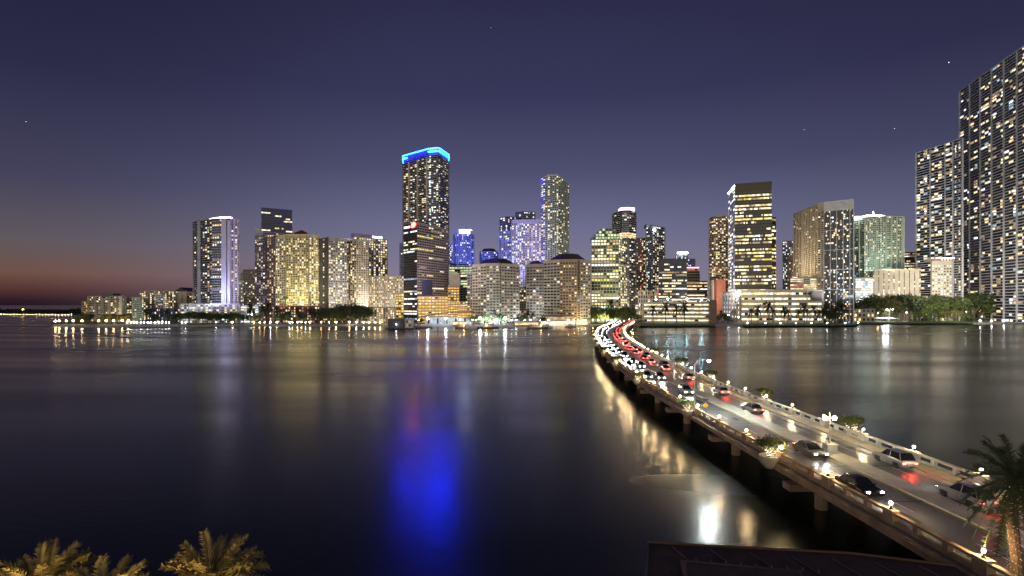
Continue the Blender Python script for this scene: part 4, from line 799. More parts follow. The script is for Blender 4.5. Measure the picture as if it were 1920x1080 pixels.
# promenade deck and its hedges, terrace with red-lit awning near the causeway
def terrace(name, x0, x1, Y, z, d, m, label, cat, cols=10, mm='cream'):
    r = thing(name, label, cat, (wx((x0 + x1) / 2, Y), Y, 1.5)); g = MB(); a, b = wx(x0, Y), wx(x1, Y)
    g.prism([(a, Y), (b, Y), (b, Y + d), (a, Y + d)], z - .35, z, WALL[m]); g.build('roof', r)
    for i in range(cols): g = MB(); g.box(a + .3 + (b - a - .6) * i / (cols - 1), Y + .4, (z + 1.2) / 2, .3, .3, z - 1.5, WALL[mm]); g.build('column', r)
    g = MB(); g.box((a + b) / 2, Y + d - .4, (z + 1.2) / 2, b - a - .6, .3, z - 1.8, WK['warm']); g.build('back_wall', r)
terrace('pavilion', 1014, 1078, 520, 5.4, 7, 'redbr', 'long low pavilion with warm light under a dark red roof, by the right hotel', 'pavilion', 14)
terrace('pavilion', 1082, 1104, 524, 5.0, 6, 'tan', 'short lit pavilion at the water between the right hotel and causeway', 'pavilion', 6)
terrace('pavilion', 848, 876, 522, 4.6, 5, 'salmon', 'small pink-roofed kiosk row on the marina promenade', 'pavilion', 7)
terrace('pavilion', 965, 1010, 519, 4.2, 5, 'white', 'white awning terrace on the promenade before the grey blue wing', 'pavilion', 10)
# ------------------------------------------------------------------ boats
def boat(px, Y, L_, hm, label, kind='motor', rz=0, group='boats moored along the marina'):
    x = wx(px, Y); r = thing('motor_boat', label, 'boat', (0, 0, 0), 0, group); B_ = L_ * .28; g = MB()
    pr = [(-.5, .8), (-.3, 1), (0, 1), (.3, .75), (.45, .3), (.5, .02)]
    top = [(a * L_, b * B_ / 2) for a, b in pr]; lo = [(a * L_ * .92, b * B_ * .36) for a, b in pr]; n = len(pr)
    vs = [(a, b, 1.3 + .25 * max(a / L_, 0) * 2) for a, b in top] + [(a, -b, 1.3 + .25 * max(a / L_, 0) * 2) for a, b in top] + [(a, b, -.2) for a, b in lo] + [(a, -b, -.2) for a, b in lo]
    fs = [tuple(range(n)) + tuple(range(2 * n - 1, n - 1, -1))]
    for i in range(n - 1): fs += [(i, i + 1, 2 * n + i + 1, 2 * n + i), (n + i + 1, n + i, 3 * n + i, 3 * n + i + 1)]
    fs += [(0, n, 3 * n, 2 * n)]
    g.add(vs, fs, hm); g.build('hull', r)
    g = MB(); g.prism([(-.28 * L_, -B_ * .3), (.16 * L_, -B_ * .28), (.16 * L_, B_ * .28), (-.28 * L_, B_ * .3)], 1.3, 2.7, WALL['white']); g.prism([(-.3 * L_, -B_ * .34), (.08 * L_, -B_ * .3), (.08 * L_, B_ * .3), (-.3 * L_, B_ * .34)], 3.6, 3.75, WALL['white']); g.build('cabin', r)
    g = MB(); g.box(-.05 * L_, 0, 3.15, .26 * L_, B_ * .5, .9, WK['dim'] if kind != 'dark' else WK['dark']); g.build('window', r)
    g = MB(); g.tube([(-.2 * L_, 0, 3.7), (-.22 * L_, 0, 6.5)], .06, steel, 5); g.build('mast', r)
    r.location = (x, Y, 0); r.rotation_euler = (0, 0, rz); return r
boat(779, 488, 15, WALL['white'], 'white motor boat moored right of the white barge house')
boat(794, 484, 17, WALL['grey'], 'grey motor boat beside the white one near the barge house', rz=.1)
boat(867, 480, 14, WALL['brown'], 'brown hulled boat with a yellow stern light, left of the marina cluster', rz=.2)
boat(882, 476, 13, WALL['white'], 'white motor boat in the middle of the marina cluster', rz=-.3)
boat(895, 478, 15, WALL['navy'], 'navy hulled motor boat in the marina cluster', rz=.1)
boat(917, 478, 18, WALL['redbr'], 'red brown boat with an orange lantern right of the marina cluster', rz=.05)
boat(1008, 474, 20, WALL['brown'], 'long brown boat with a yellow lantern before the pavilion', rz=.05)
boat(1026, 490, 12, WALL['white'], 'small white boat right of the long brown boat', rz=.4)
boat(1070, 500, 11, WALL['grey'], 'small grey boat moored before the lit pavilion')
boat(951, 495, 12, WALL['white'], 'small white boat moored before the promenade marquees', rz=.1)
for px, Y, z in ((870, 478, 2.2), (911, 476, 2.2), (1014, 472, 2.4)): pass
lamps([(870, 476, .6, 'amber', 2.2, .32), (912, 474, .6, 'orange', 2.2, .34), (1014, 470, .6, 'amber', 2.4, .34), (743, 462, 1.0, 'white', 3, .3)], 'lantern posts at the boats', '%s lantern post from the left standing by the moored boats')
# dark barge with its white container house
def barge():
    Y = 462; r = thing('work_barge', 'black barge with a dark boxed deckhouse moored at the left end of the marina', 'barge', (wx(741, Y), Y, 0))
    a, b = wx(723, Y), wx(775, Y); g = MB(); g.prism([(a, Y), (b, Y), (b + 1, Y + 14), (a - 1, Y + 14)], -.3, 1.0, blackm); g.build('hull', r)
    g = MB(); g.prism([(wx(726, Y), Y + 2), (wx(756, Y), Y + 2), (wx(756, Y), Y + 12), (wx(726, Y), Y + 12)], 1.0, 9.2, WALL['dark']); g.build('deckhouse', r)
    g = MB(); g.tube([(a + .3, Y + .3, 2.2), (b - .3, Y + .3, 2.2)], .06, steel, 5)
    for i in range(14): x = a + .3 + i * (b - a - .6) / 13; g.tube([(x, Y + .3, 1.0), (x, Y + .3, 2.2)], .05, steel, 4)
    g.build('railing', r)
    q = thing('barge_house', 'tall white boxed barge house with square openings beside the black barge', 'houseboat', (wx(765, Y), Y, 0)); Y2 = 466; c, d = wx(758.5, Y2), wx(773, Y2)
    g = MB(); g.prism([(c, Y2), (d, Y2), (d, Y2 + 9), (c, Y2 + 9)], 1.0, 9.0, WALL['white']); g.build('wall', q)
    for i in (0, 1):
        for j in (0, 1): g = MB(); g.box(c + (d - c) * (.32 + .36 * i), Y2 - .05, 3.4 + j * 3.2, 1.6, .12, 1.8, WK['dark'] if (i + j) % 2 else WK['dim']); g.build('window', q)
barge()
# ------------------------------------------------------------------ causeway bridge
CP = [(38.6, 12), (38.1, 30), (37.8, 46), (37.3, 62), (36.9, 78), (36.5, 100), (36.8, 121), (37.5, 138), (39, 165), (41.4, 195), (44.6, 225), (50, 268), (57.5, 312), (68, 365), (83, 428), (110, 530), (129, 600), (160, 700), (201, 850), (247, 1050), (300, 1300)]
def cr(p0, p1, p2, p3, t):
    return tuple(.5 * (2 * p1[k] + (p2[k] - p0[k]) * t + (2 * p0[k] - 5 * p1[k] + 4 * p2[k] - p3[k]) * t * t + (3 * p1[k] - p0[k] - 3 * p2[k] + p3[k]) * t ** 3) for k in (0, 1))
raw = []
for i in range(len(CP) - 1):
    a = CP[max(i - 1, 0)]; d = CP[min(i + 2, len(CP) - 1)]
    for j in range(40): raw.append(cr(a, CP[i], CP[i + 1], d, j / 40))
raw.append(CP[-1]); path = [raw[0]]; acc = 0; STEP = 2.0
arc = [0]
for a, b in zip(raw[:-1], raw[1:]): arc.append(arc[-1] + math.dist(a, b))
def at_s(s):
    s = min(max(s, 0), arc[-1] - .01); lo, hi = 0, len(arc) - 1
    while hi - lo > 1:
        m = (lo + hi) // 2
        if arc[m] <= s: lo = m
        else: hi = m
    f = (s - arc[lo]) / (arc[hi] - arc[lo]); return tuple(raw[lo][k] + (raw[hi][k] - raw[lo][k]) * f for k in (0, 1))
def frame_s(s):
    p = at_s(s); q = at_s(s + 1.5); r = at_s(s - 1.5); t = Vector((q[0] - r[0], q[1] - r[1])).normalized(); return p, t, Vector((t.y, -t.x))
def zdeck(y):
    if y < 260: return 4.5
    if y < 540: f = (y - 260) / 280; f = f * f * (3 - 2 * f); return 4.5 - 2.3 * f
    return 2.2
def wid(y): return 1.0 if y < 250 else min(1.0 + (y - 250) / 300 * .35, 1.35)      # the deck flares towards the landing
def bp(s, u, dz=0):
    p, t, n = frame_s(s); k = wid(p[1]); uu = (u - 7.75) * k; return (p[0] + n.x * uu, p[1] + n.y * uu, zdeck(p[1]) + dz)
def s_at_y(y):
    lo, hi = 0, arc[-1]
    for _ in range(40):
        m = (lo + hi) / 2
        if at_s(m)[1] < y: lo = m
        else: hi = m
    return lo
def sweep(g, sec, s0, s1, m, step=2.5, closed=True):
    n = max(2, int((s1 - s0) / step)); k = len(sec); vs = []
    for i in range(n + 1):
        s = s0 + (s1 - s0) * i / n
        for u, z in sec: vs.append(bp(s, u, z))
    fs = []
    for i in range(n):
        for j in range(k if closed else k - 1):
            j2 = (j + 1) % k; fs.append((i * k + j, i * k + j2, (i + 1) * k + j2, (i + 1) * k + j))
    if closed: fs += [tuple(range(k))[::-1], tuple(range(n * k, n * k + k))]
    g.add(vs, fs, m)
def bar(g, u0, u1, z0, z1, s0, s1, m, step=2.5): sweep(g, [(u0, z0), (u0, z1), (u1, z1), (u1, z0)], s0, s1, m, step)
asph = D.materials.new('road asphalt'); asph.use_nodes = True; an = asph.node_tree.nodes; al = asph.node_tree.links; ap = an['Principled BSDF']
ag = an.new('ShaderNodeNewGeometry'); a1 = an.new('ShaderNodeTexNoise'); a1.inputs['Scale'].default_value = 6; a1.inputs['Detail'].default_value = 8; al.new(ag.outputs['Position'], a1.inputs['Vector'])
a2 = an.new('ShaderNodeTexNoise'); a2.inputs['Scale'].default_value = .25; a2.inputs['Detail'].default_value = 4; al.new(ag.outputs['Position'], a2.inputs['Vector'])
am = an.new('ShaderNodeMath'); am.operation = 'MULTIPLY'; al.new(a1.outputs['Fac'], am.inputs[0]); al.new(a2.outputs['Fac'], am.inputs[1])
ar = an.new('ShaderNodeMapRange'); al.new(am.outputs[0], ar.inputs[0]); ar.inputs[1].default_value = .1; ar.inputs[2].default_value = .4; ar.inputs[3].default_value = .09; ar.inputs[4].default_value = .19
al.new(ar.outputs[0], ap.inputs['Base Color']); ap.inputs['Roughness'].default_value = .34
abp = an.new('ShaderNodeBump'); abp.inputs['Strength'].default_value = .25; abp.inputs['Distance'].default_value = .02; al.new(a1.outputs['Fac'], abp.inputs['Height']); al.new(abp.outputs[0], ap.inputs['Normal'])
conc = mat('bridge concrete', (.40, .36, .29), .8, var=.2, vscale=.9, bump=.15); concw = mat('whitewashed balustrade', (.66, .64, .56), .8, var=.15, vscale=1.2)
conct = mat('tan fascia concrete', (.42, .29, .18), .85, var=.3, vscale=.6); medm = mat('median concrete', (.56, .52, .45), .85, var=.12, vscale=.7, bump=.2)
paint = mat('white road paint', (.7, .7, .66), .6, var=.2, vscale=2); ypaint = mat('yellow road paint', (.65, .45, .08), .6, var=.2, vscale=2)
SL = s_at_y(34.6) - 8.25 * int(s_at_y(34.6) / 8.25); SB1 = s_at_y(545); SEND = arc[-1] - 5
BR = thing('bridge', 'long curving concrete causeway bridge with balustrades, from the near right shore to the city', 'bridge', (39, 60, 0))
g = MB(); bar(g, .0, 15.5, -.75, 0, 2, SB1 + 60, asph); g.build('deck', BR)
g = MB(); sweep(g, [(-.35, -.9), (-.35, -.15), (0, -.15), (0, -1.15), (.4, -1.15), (.4, -.8)], 2, SB1 + 20, conct)
bar(g, -.5, -.3, -.42, -.30, 2, SB1 + 20, conct)
sweep(g, [(15.85, -.9), (15.85, -.15), (15.5, -.15), (15.5, -1.15), (15.1, -1.15), (15.1, -.8)], 2, SB1 + 20, conct)
for u in (2.5, 5.5, 7.75, 10, 13): bar(g, u - .3, u + .3, -1.7, -.76, 2, SB1 + 20, conct)
g.build('girder', BR)
g = MB(); sweep(g, [(6.5, .004), (6.5, .16), (8.9, .16), (8.9, .004)], 2, SEND * .8, medm); g.build('median', BR)
g = MB(); sweep(g, [(13.1, .004), (13.1, .15), (15.05, .15), (15.05, .004)], 2, SB1 + 60, conc); g.build('sidewalk', BR)
g = MB(); sweep(g, [(.45, .004), (.45, .15), (.95, .15), (.95, .004)], 2, SB1 + 60, conc); g.build('kerb', BR)
g = MB()
for u, m in ((1.15, paint), (6.25, ypaint), (9.15, ypaint), (12.9, paint)): sweep(g, [(u - .07, .006), (u + .07, .006)], 2, SEND * .8, m, closed=False)
s = 6
while s < SEND * .8:
    for u in (3.7, 11.0): sweep(g, [(u - .07, .006), (u + .07, .006)], s, s + 3, paint, 1.5, closed=False)
    s += 9
for u in (12.35, 12.62): sweep(g, [(u - .05, .006), (u + .05, .006)], 2, SEND * .8, paint, closed=False)
g.build('lane_marking', BR)
g = MB(); tar = mat('tar joint', (.015, .015, .015), .6); s = s_at_y(37)
while s < SB1:
    for a, b in ((.96, 6.45), (8.95, 13.05)): sweep(g, [(a, .009), (b, .009)], s, s + .14, tar, .2, closed=False)
    s += 10.25
q = random.Random(77)
for i in range(26):
    s = q.uniform(8, 260); u = q.choice((1.4, 4.2, 9.3, 11.2)) + q.random() * .6; ww_ = q.uniform(.5, 1.3); sweep(g, [(u, .003), (u + ww_, .003)], s, s + q.uniform(1, 6), mat('asphalt patch', (.045, .045, .047), .6, var=.2), 1.5, closed=False)
g.build('joint', BR)
for side, u0, m in ((0, .05, conct), (1, 15.1, concw)):
    g = MB(); a, b = u0, u0 + .34
    bar(g, a, b, 0.0, .32, 2, SB1 + 20, m); bar(g, a - .05, b + .05, .82, 1.0, 2, SB1 + 20, m)
    s = SL; i = 0
    while s < SB1 + 18:
        ped = i % 3 == 0; L_ = .55 if ped else .22; e = .14 if ped else .03
        bar(g, a - e, b + e, .0, 1.12 if ped else 1.0, s - L_, s + L_, m, .5); s += 2.75; i += 1
    g.build('balustrade', BR)
for i in range(26):
    s = s_at_y(37) + i * 20.5
    if s > SB1: break
    p, t, n = frame_s(s); g = MB(); z = zdeck(p[1]); rz = math.atan2(n.y, n.x)
    g.box(p[0], p[1], z - 2.05, 16.0, 1.5, .7, conct, rz)
    for u in (-4.2, 0, 4.2): g.lathe([(.65, -1.5), (.65, z - 2.6)], (p[0] + n.x * u, p[1] + n.y * u, 0), conct, 10)
    g.build('pier', BR)
g = MB(); sweep(g, [(.0, -.1), (.0, 0), (15.5, 0), (15.5, -.1)], SB1 + 58, SEND, asph); tag(g.build('causeway_street'), kind='structure')
# globe lamps on the balustrade pedestals
GB = emat('balustrade globe', (1, .72, .36), 1100); GBr = emat('balustrade globe cool', (1, .8, .5), 45)
lproto = {}
def rail_lamp(s, u, label, group):
    key = u
    if key not in lproto:
        r = thing('pedestal_lamp', label, 'lamp', (0, 0, 0), 0, group); g = MB(); g.lathe([(.14, 0), (.14, .06), (.05, .12), (.05, .3), (.12, .34)], (0, 0, 0), blackm, 8); g.build('stem', r)
        g = MB(); g.ball((0, 0, .44), .105, GB, 10, 7); g.build('globe', r, True); lproto[key] = (r, tree_of(r)); r.location = bp(s, u, 1.12); return
    copy_tree(*lproto[key], bp(s, u, 1.12), 0, 1, label, group)
s = SL; k = 0
sides = [[], []]
while s < SB1 + 16: 
    for j, u in ((0, .22), (1, 15.27)):
        if at_s(s)[1] > 31: sides[j].append(s)
    s += 8.25
for j, u, nm in ((0, .22, 'left brown'), (1, 15.27, 'right white')):
    for i, s in enumerate(sides[j]): rail_lamp(s, u, '%s globe lamp from the near end on the %s balustrade' % (nth(i), nm), 'globe lamps on the %s balustrade' % nm)
# planters with light-wrapped trees hanging on the balustrade
FLT = emat('fairy lights', (1, .82, .6), 5)
def wrapped():
    q = random.Random(21); root = thing('planter_tree', 'x', 'tree')
    g = MB(); g.lathe([(.55, -1.0), (1.05, -.35), (1.2, .3), (1.2, .5), (1.02, .5), (1.0, .32)], (0, 0, 0), conc, 18); g.build('planter', root, True)
    t = MB(); f = MB(); tips = []
    for i in range(5):
        a = i * 1.26 + .3; pts = [Vector((.12 * math.cos(a), .12 * math.sin(a), .3))]
        d = Vector((math.cos(a) * .45, math.sin(a) * .45, 1)).normalized()
        for k in range(5): d = (d + Vector((q.uniform(-.3, .3), q.uniform(-.3, .3), .02))).normalized(); pts.append(pts[-1] + d * .42)
        tips.append(pts); t.tube(pts, [.1, .085, .07, .055, .04, .025], bark, 6)
        for k in range(26):
            s = k / 26 * 4.0; i0 = int(s); p = pts[i0].lerp(pts[i0 + 1], s - i0); th = k * 1.1; f.box(p.x + .1 * math.cos(th), p.y + .1 * math.sin(th), p.z, .04, .04, .04, FLT)
    t.build('trunk', root); f.build('fairy_light', root)
    c = MB()
    for i in range(1500):
        pts = q.choice(tips); b = pts[q.choice((3, 4, 5, 5))]; v = Vector((q.gauss(0, 1), q.gauss(0, 1), q.gauss(0, .6))).normalized() * q.random() ** .5 * .95; p = Vector((b.x * .9, b.y * .9, 1.15 + b.z * .42)) + Vector((v.x * .95, v.y * .95, v.z * .75))
        a = Vector((q.gauss(0, 1), q.gauss(0, 1), q.gauss(0, .5))).normalized() * .25; e = a.cross(Vector((q.random(), q.random(), 1))).normalized() * .10
        c.add([tuple(p - a * .5), tuple(p + e), tuple(p + a * .5), tuple(p - e)], [(0, 1, 2, 3)], LF['mid'] if q.random() < .8 else LF['warm'])
    c.build('crown', root); return root
wt = wrapped(); wch = tree_of(wt); first = True
for side, u, ys in ((0, -.75, (60, 86, 120, 152, 185, 225, 255, 290, 330, 370)), (1, 16.25, (71, 95, 122, 147, 182, 217, 250, 285, 325, 372, 420))):
    for i, y in enumerate(ys):
        lb = '%s planter tree wrapped in fairy lights from the near end, outside the %s balustrade' % (nth(i), ('left brown', 'right white')[side]); gp = 'planter trees along the bridge'
        loc = bp(s_at_y(y), u, .1); sc = (.95 if side else .85) * R.uniform(.9, 1.15)
        if first: first = False; wt.location = loc; wt.scale = (sc,) * 3; tag(wt, lb, 'tree', gp)
        else: copy_tree(wt, wch, loc, R.random() * 6, sc, lb, gp)
        l = D.lights.new('fairy_glow', 'POINT'); l.energy = 60; l.color = (1, .8, .42); l.shadow_soft_size = .25; lo = D.objects.new('fairy_glow', l); C.objects.link(lo); lo.location = (loc[0], loc[1], loc[2] + .95)
# street lights on the bridge
def mast_arm(y, u, h, label, arm=0, glow=None, double=False):
    x, yy, z = bp(s_at_y(y), u, .16 if u > 1 else 1.0); r = thing('street_light', label, 'street light', (x, yy, z)); g = MB()
    g.lathe([(.16, 0), (.16, .5), (.11, .6)], (x, yy, z), steel, 8); pts = [(x, yy, z), (x, yy, z + h)]
    g.tube(pts, [.1, .06], steel, 8)
    if arm: g.tube([(x, yy, z + h - .1), (x + arm * .25, yy - .1, z + h + .55), (x + arm * .6, yy - .2, z + h + .8), (x + arm, yy - .3, z + h + .75)], .05, steel, 6)
    g.build('pole', r)
    if arm:
        g = MB(); g.box(x + arm + .25, yy - .35, z + h + .74, .8, .35, .16, steel); g.build('lamp_head', r)
        if glow: g = MB(); g.lathe([(.02, -.22), (.14, -.16), (.2, -.02)], (x + arm + .25, yy - .35, z + h + .68), glow, 10); g.build('lamp_glass', r)
    return r, (x, yy, z)
mast_arm(121, 7.7, 8.8, 'unlit slim street light standing on the bridge median', arm=-1.3)
r, p = mast_arm(84, -.35, 7.0, 'street light with a brilliant white arm lamp over the left balustrade', arm=1.9, glow=emat('bridge arm lamp', (.86, 1, .96), 4200))
l = D.lights.new('street_glow', 'SPOT'); l.energy = 2500; l.color = (.93, 1, .95); l.spot_size = 2.4; l.spot_blend = .6; l.shadow_soft_size = .2; o = D.objects.new('street_glow', l); C.objects.link(o); o.location = (p[0] + 2.15, p[1] - .35, p[2] + 7.4)
def twin(y):
    x, yy, z = bp(s_at_y(y), 7.7, .16); r = thing('street_light', 'ornate lamp post with two glowing globes on a stone base in the median', 'street light', (x, yy, z)); g = MB()
    g.prism([(x - .55, yy - .55), (x + .55, yy - .55), (x + .55, yy + .55), (x - .55, yy + .55)], z, z + .9, concw); g.prism([(x - .65, yy - .65), (x + .65, yy - .65), (x + .65, yy + .65), (x - .65, yy + .65)], z + .9, z + 1.02, concw); g.build('base', r)
    g = MB(); g.tube([(x, yy, z + 1), (x, yy, z + 1.5), (x, yy, z + 4.7)], [.13, .08, .05], steel, 8); g.tube([(x - .55, yy, z + 3.75), (x, yy, z + 3.55), (x + .55, yy, z + 3.75)], .035, steel, 6); g.build('pole', r)
    for s in (-1, 1): g = MB(); g.ball((x + s * .55, yy, z + 3.98), .22, emat('twin globe', (1, .8, .45), 260), 12, 8); g.build('globe', r, True)
twin(62.5)
# yellow warning sign seen from behind, on the left balustrade
x, yy, z = bp(s_at_y(80), -.1, .2); r = thing('warning_sign', 'yellow diamond warning sign with a dark beacon box on the left balustrade', 'sign', (x, yy, z)); g = MB(); g.tube([(x, yy, z), (x, yy, z + 3.0)], .05, steel, 6); g.build('post', r)
g = MB(); g.box(0, 0, 0, .62, .03, .62, mat('sign yellow', (.7, .52, .06), .5)); o = g.build('sign_panel'); o.parent = r; o.location = (0, .06, 2.1); o.rotation_euler = (0, math.radians(45), 0)
g = MB(); g.box(x, yy, z + 3.05, .62, .4, .26, blackm); g.box(x, yy, z + 2.85, .3, .3, .2, blackm); g.build('beacon_box', r)

# ------------------------------------------------------------------ cars on the bridge and the causeway street
HLM = emat('headlight', (.95, .97, 1), 120); TLM = emat('tail light', (1, .03, .02), 60); glassm = mat('car glass', (.01, .012, .015), .08); tyre = mat('tyre rubber', (.02, .02, .02), .9); rimm = mat('wheel rim', (.4, .4, .42), .3, .9)
CARC = {'white': (.6, .6, .6), 'silver': (.32, .33, .35), 'black': (.015, .015, .018), 'dark blue': (.02, .03, .08), 'red': (.3, .02, .02), 'grey': (.12, .12, .13)}
def make_car(color, kind):
    root = thing('car', 'x', 'car'); pm = mat('car paint ' + color, CARC[color], .25, .3); L_, B_ = (4.5, 1.8); h1, h2 = (.85, 1.42) if kind == 'sedan' else (1.0, 1.72)
    # side profile, front towards +x
    low = [(-2.12, .34), (-2.24, .5), (-2.25, .7), (-2.18, h1 - .05), (-1.95, h1 + .02), (-1.5, h1 + .05), (0, h1 + .03), (1.0, h1 + .01), (1.55, h1 - .05), (1.95, h1 - .14), (2.16, h1 - .26), (2.25, .58), (2.22, .38), (2.05, .26), (1.7, .24), (-1.7, .24)]
    g = MB(); n = len(low); vs = []; prof = [(-.90, .955, .90), (-.87, .985, .97), (-.74, 1, 1.0), (0, 1.012, 1.012), (.74, 1, 1.0), (.87, .985, .97), (.90, .955, .90)]
    for y, k, kz in prof:
        for x, z in low: vs.append((x * k, y, .24 + (z - .24) * kz))
    fs = []; m_ = len(prof)
    for j in range(m_ - 1):
        for i in range(n): fs.append((j * n + i, j * n + (i + 1) % n, (j + 1) * n + (i + 1) % n, (j + 1) * n + i))
    fs += [tuple(range(n))[::-1], tuple(range((m_ - 1) * n, m_ * n))]; g.add(vs, fs, pm)
    for x in (-1.35, 1.35):
        for y in (-.905, .905): g.lathe([(.01, 0), (.40, 0)], (x, y, .36), blackm, 3) if 0 else g.box(x, y * .985, .40, .80, .06, .44, blackm)
    for y in (-.93, .93): g.box(.85, y, h1 + .06, .14, .16, .11, pm)
    g.box(2.245, 0, .56, .03, .8, .16, blackm); g.box(2.235, 0, .36, .03, 1.3, .12, blackm); g.box(-2.26, 0, .56, .02, .5, .13, rimm)
    for y in (-.905, .905): g.box(-.05, y, .62, .02, .012, .6, blackm)
    back = -2.0 if kind != 'sedan' else -1.45
    rf = [(back + .35, h2 - .05), (-.5, h2), (.25, h2 - .05)]
    vs = []
    for y, dz in ((-.64, -.02), (-.4, .03), (.4, .03), (.64, -.02)):
        for x, z in rf: vs.append((x, y, z + dz))
    g.add(vs, [(j * 3 + i, j * 3 + i + 1, j * 3 + i + 4, j * 3 + i + 3) for j in range(3) for i in range(2)], pm)
    for y, t_ in ((-1, 1), (1, 1)):
        for xb, xt in ((back + .05, back + .38), (-.35, -.38), (1.0, .24)): g.tube([(xb, y * .80, h1 + .02), (xt, y * .635, h2 - .06)], .035, pm, 4)
    g.build('body', root)
    g = MB(); bt = [(back, h1 + .02), (1.05, h1)]; vs = [(bt[0][0], -.8, bt[0][1]), (bt[1][0], -.8, bt[1][1]), (bt[1][0], .8, bt[1][1]), (bt[0][0], .8, bt[0][1]), (rf[0][0], -.62, rf[0][1]), (rf[2][0], -.62, rf[2][1]), (rf[2][0], .62, rf[2][1]), (rf[0][0], .62, rf[0][1])]
    g.add(vs, [(0, 1, 5, 4), (1, 2, 6, 5), (2, 3, 7, 6), (3, 0, 4, 7)], glassm); g.build('window', root)
    for sx_ in (-1.35, 1.35):
        for sy_ in (-.8, .8):
            g = MB(); vs = [];
            for y in (-.1, .1):
                for k in range(14): a = 2 * math.pi * k / 14; vs.append((sx_ + .33 * math.cos(a), sy_ + y, .33 + .33 * math.sin(a)))
            g.add(vs, [(k, (k + 1) % 14, 14 + (k + 1) % 14, 14 + k) for k in range(14)] + [tuple(range(14)), tuple(range(14, 28))[::-1]], tyre)
            vs = []
            for y in (-.11, .11):
                for k in range(10): a = 2 * math.pi * k / 10; vs.append((sx_ + .19 * math.cos(a), sy_ + y, .33 + .19 * math.sin(a)))
            g.add(vs, [(k, (k + 1) % 10, 10 + (k + 1) % 10, 10 + k) for k in range(10)] + [tuple(range(10)), tuple(range(10, 20))[::-1]], rimm); g.build('wheel', root)
    for sy_ in (-.62, .62):
        g = MB(); g.box(2.21, sy_, .66, .08, .24, .10, HLM); g.build('headlight', root)
        g = MB(); g.box(-2.24, sy_, .74, .06, .3, .10, TLM); g.build('tail_light', root)
    return root
cp = {}
for c, k in (('white', 'sedan'), ('silver', 'suv'), ('black', 'sedan'), ('dark blue', 'suv'), ('red', 'sedan'), ('grey', 'sedan')): r = make_car(c, k); cp[c] = [r, tree_of(r), False]
def put_car(s, u, dirn, label, group, col):
    p, t, n = frame_s(s); loc = bp(s, u, .02); rz = math.atan2(t.y, t.x) + (math.pi if dirn < 0 else 0); P = cp[col]
    if not P[2]: P[2] = True; r = P[0]; r.location = loc; r.rotation_euler = (0, 0, rz); tag(r, label, 'car', group)
    else: r = copy_tree(P[0], P[1], loc, rz, 1, label, group)
    yy = loc[1]
    if yy < 560:
        l = D.lights.new('headlight_beam', 'SPOT'); l.energy = 420; l.color = (.95, .97, 1); l.spot_size = 1.2; l.spot_blend = .8; l.shadow_soft_size = .15
        o = D.objects.new('headlight_beam', l); C.objects.link(o); o.parent = r; o.location = (2.35, 0, .75); o.rotation_euler = Vector((1, 0, -.10)).to_track_quat('-Z', 'Y').to_euler()
        l = D.lights.new('tail_glow', 'SPOT'); l.energy = 70; l.color = (1, .04, .02); l.spot_size = 2.4; l.spot_blend = .8; l.shadow_soft_size = .15
        o = D.objects.new('tail_glow', l); C.objects.link(o); o.parent = r; o.location = (-2.4, 0, .7); o.rotation_euler = Vector((-1, 0, -.25)).to_track_quat('-Z', 'Y').to_euler()
lanes = [(2.45, -1, 'headlight lane by the brown balustrade', 18), (5.05, -1, 'headlight lane beside the median', 16), (10.05, 1, 'tail-light lane beside the median', 16), (12.0, 1, 'tail-light lane by the sidewalk', 19)]
for li, (u, dr, nm, gap) in enumerate(lanes):
    s = s_at_y((50, 62, 47, 58)[li]); i = 0
    while s < SEND - 40:
        y = at_s(s)[1]; col = R.choice(['silver', 'white', 'grey', 'silver', 'white', 'black', 'dark blue', 'red']) ; put_car(s, u, dr, '%s car from the near end, %s, %s' % (nth(i), col, nm), 'cars, ' + nm, col)
        i += 1; s += (gap * 3 if y < 95 else gap if y < 150 else gap * .8 if y < 300 else gap * .6 if y < 560 else gap * .9) * R.uniform(.65, 1.4)
# ------------------------------------------------------------------ near shore: island ground, dark roof, palms
near = mat('dark garden soil', (.03, .035, .02), .95, var=.5, vscale=.5, bump=.4)
g = MB(); g.prism([(-80, -60), (80, -60), (80, 34), (46, 36.5), (30, 37), (27, 30), (18, 24), (-2, 20), (-80, 22)], -1, 3.4, near); tag(g.build('near_ground'), kind='structure')
hed = MB(); q = random.Random(5)
for i in range(2600):
    x = q.uniform(27.5, 36); y = q.uniform(33.0, 36.6); z = 3.4 + q.random() * .8; a = Vector((q.gauss(0, 1), q.gauss(0, 1), q.gauss(0, 1))).normalized() * .14; b = a.cross(Vector((q.random(), 1, q.random()))).normalized() * .06
    hed.add([(x - a.x, y - a.y, z - a.z), (x + b.x, y + b.y, z + b.z), (x + a.x, y + a.y, z + a.z), (x - b.x, y - b.y, z - b.z)], [(0, 1, 2, 3)], LF['mid'])
tag(hed.build('hedge'), 'low clipped hedge under the near end of the bridge', 'hedge')
roofm = mat('dark gravel roof', (.05, .032, .03), .9, var=.35, vscale=1.3, bump=.6); rust = mat('rusty roof edge', (.09, .04, .02), .6, var=.3, vscale=2)
rx = thing('flat_roof_building', 'dark flat-roofed building with a rust brown edge in the bottom right foreground', 'building', (15, 24, 3.4))
def hz(px, py, z): Y_ = (CH - z) * F / (py - H0); return (wx(px, Y_), Y_)
zr = 8.0; A = hz(1216, 1018, zr); Bq = hz(1600, 1039, zr); E = hz(1790, 1062, zr); G1 = hz(1212, 1092, zr)
g = MB(); g.prism([A, Bq, E, (E[0] - 1, 10), (G1[0] - .3, 10), G1], 3.0, zr, mat('building dark wall', (.05, .035, .03), .8, var=.2), roofm); g.build('wall', rx)
g = MB(); 
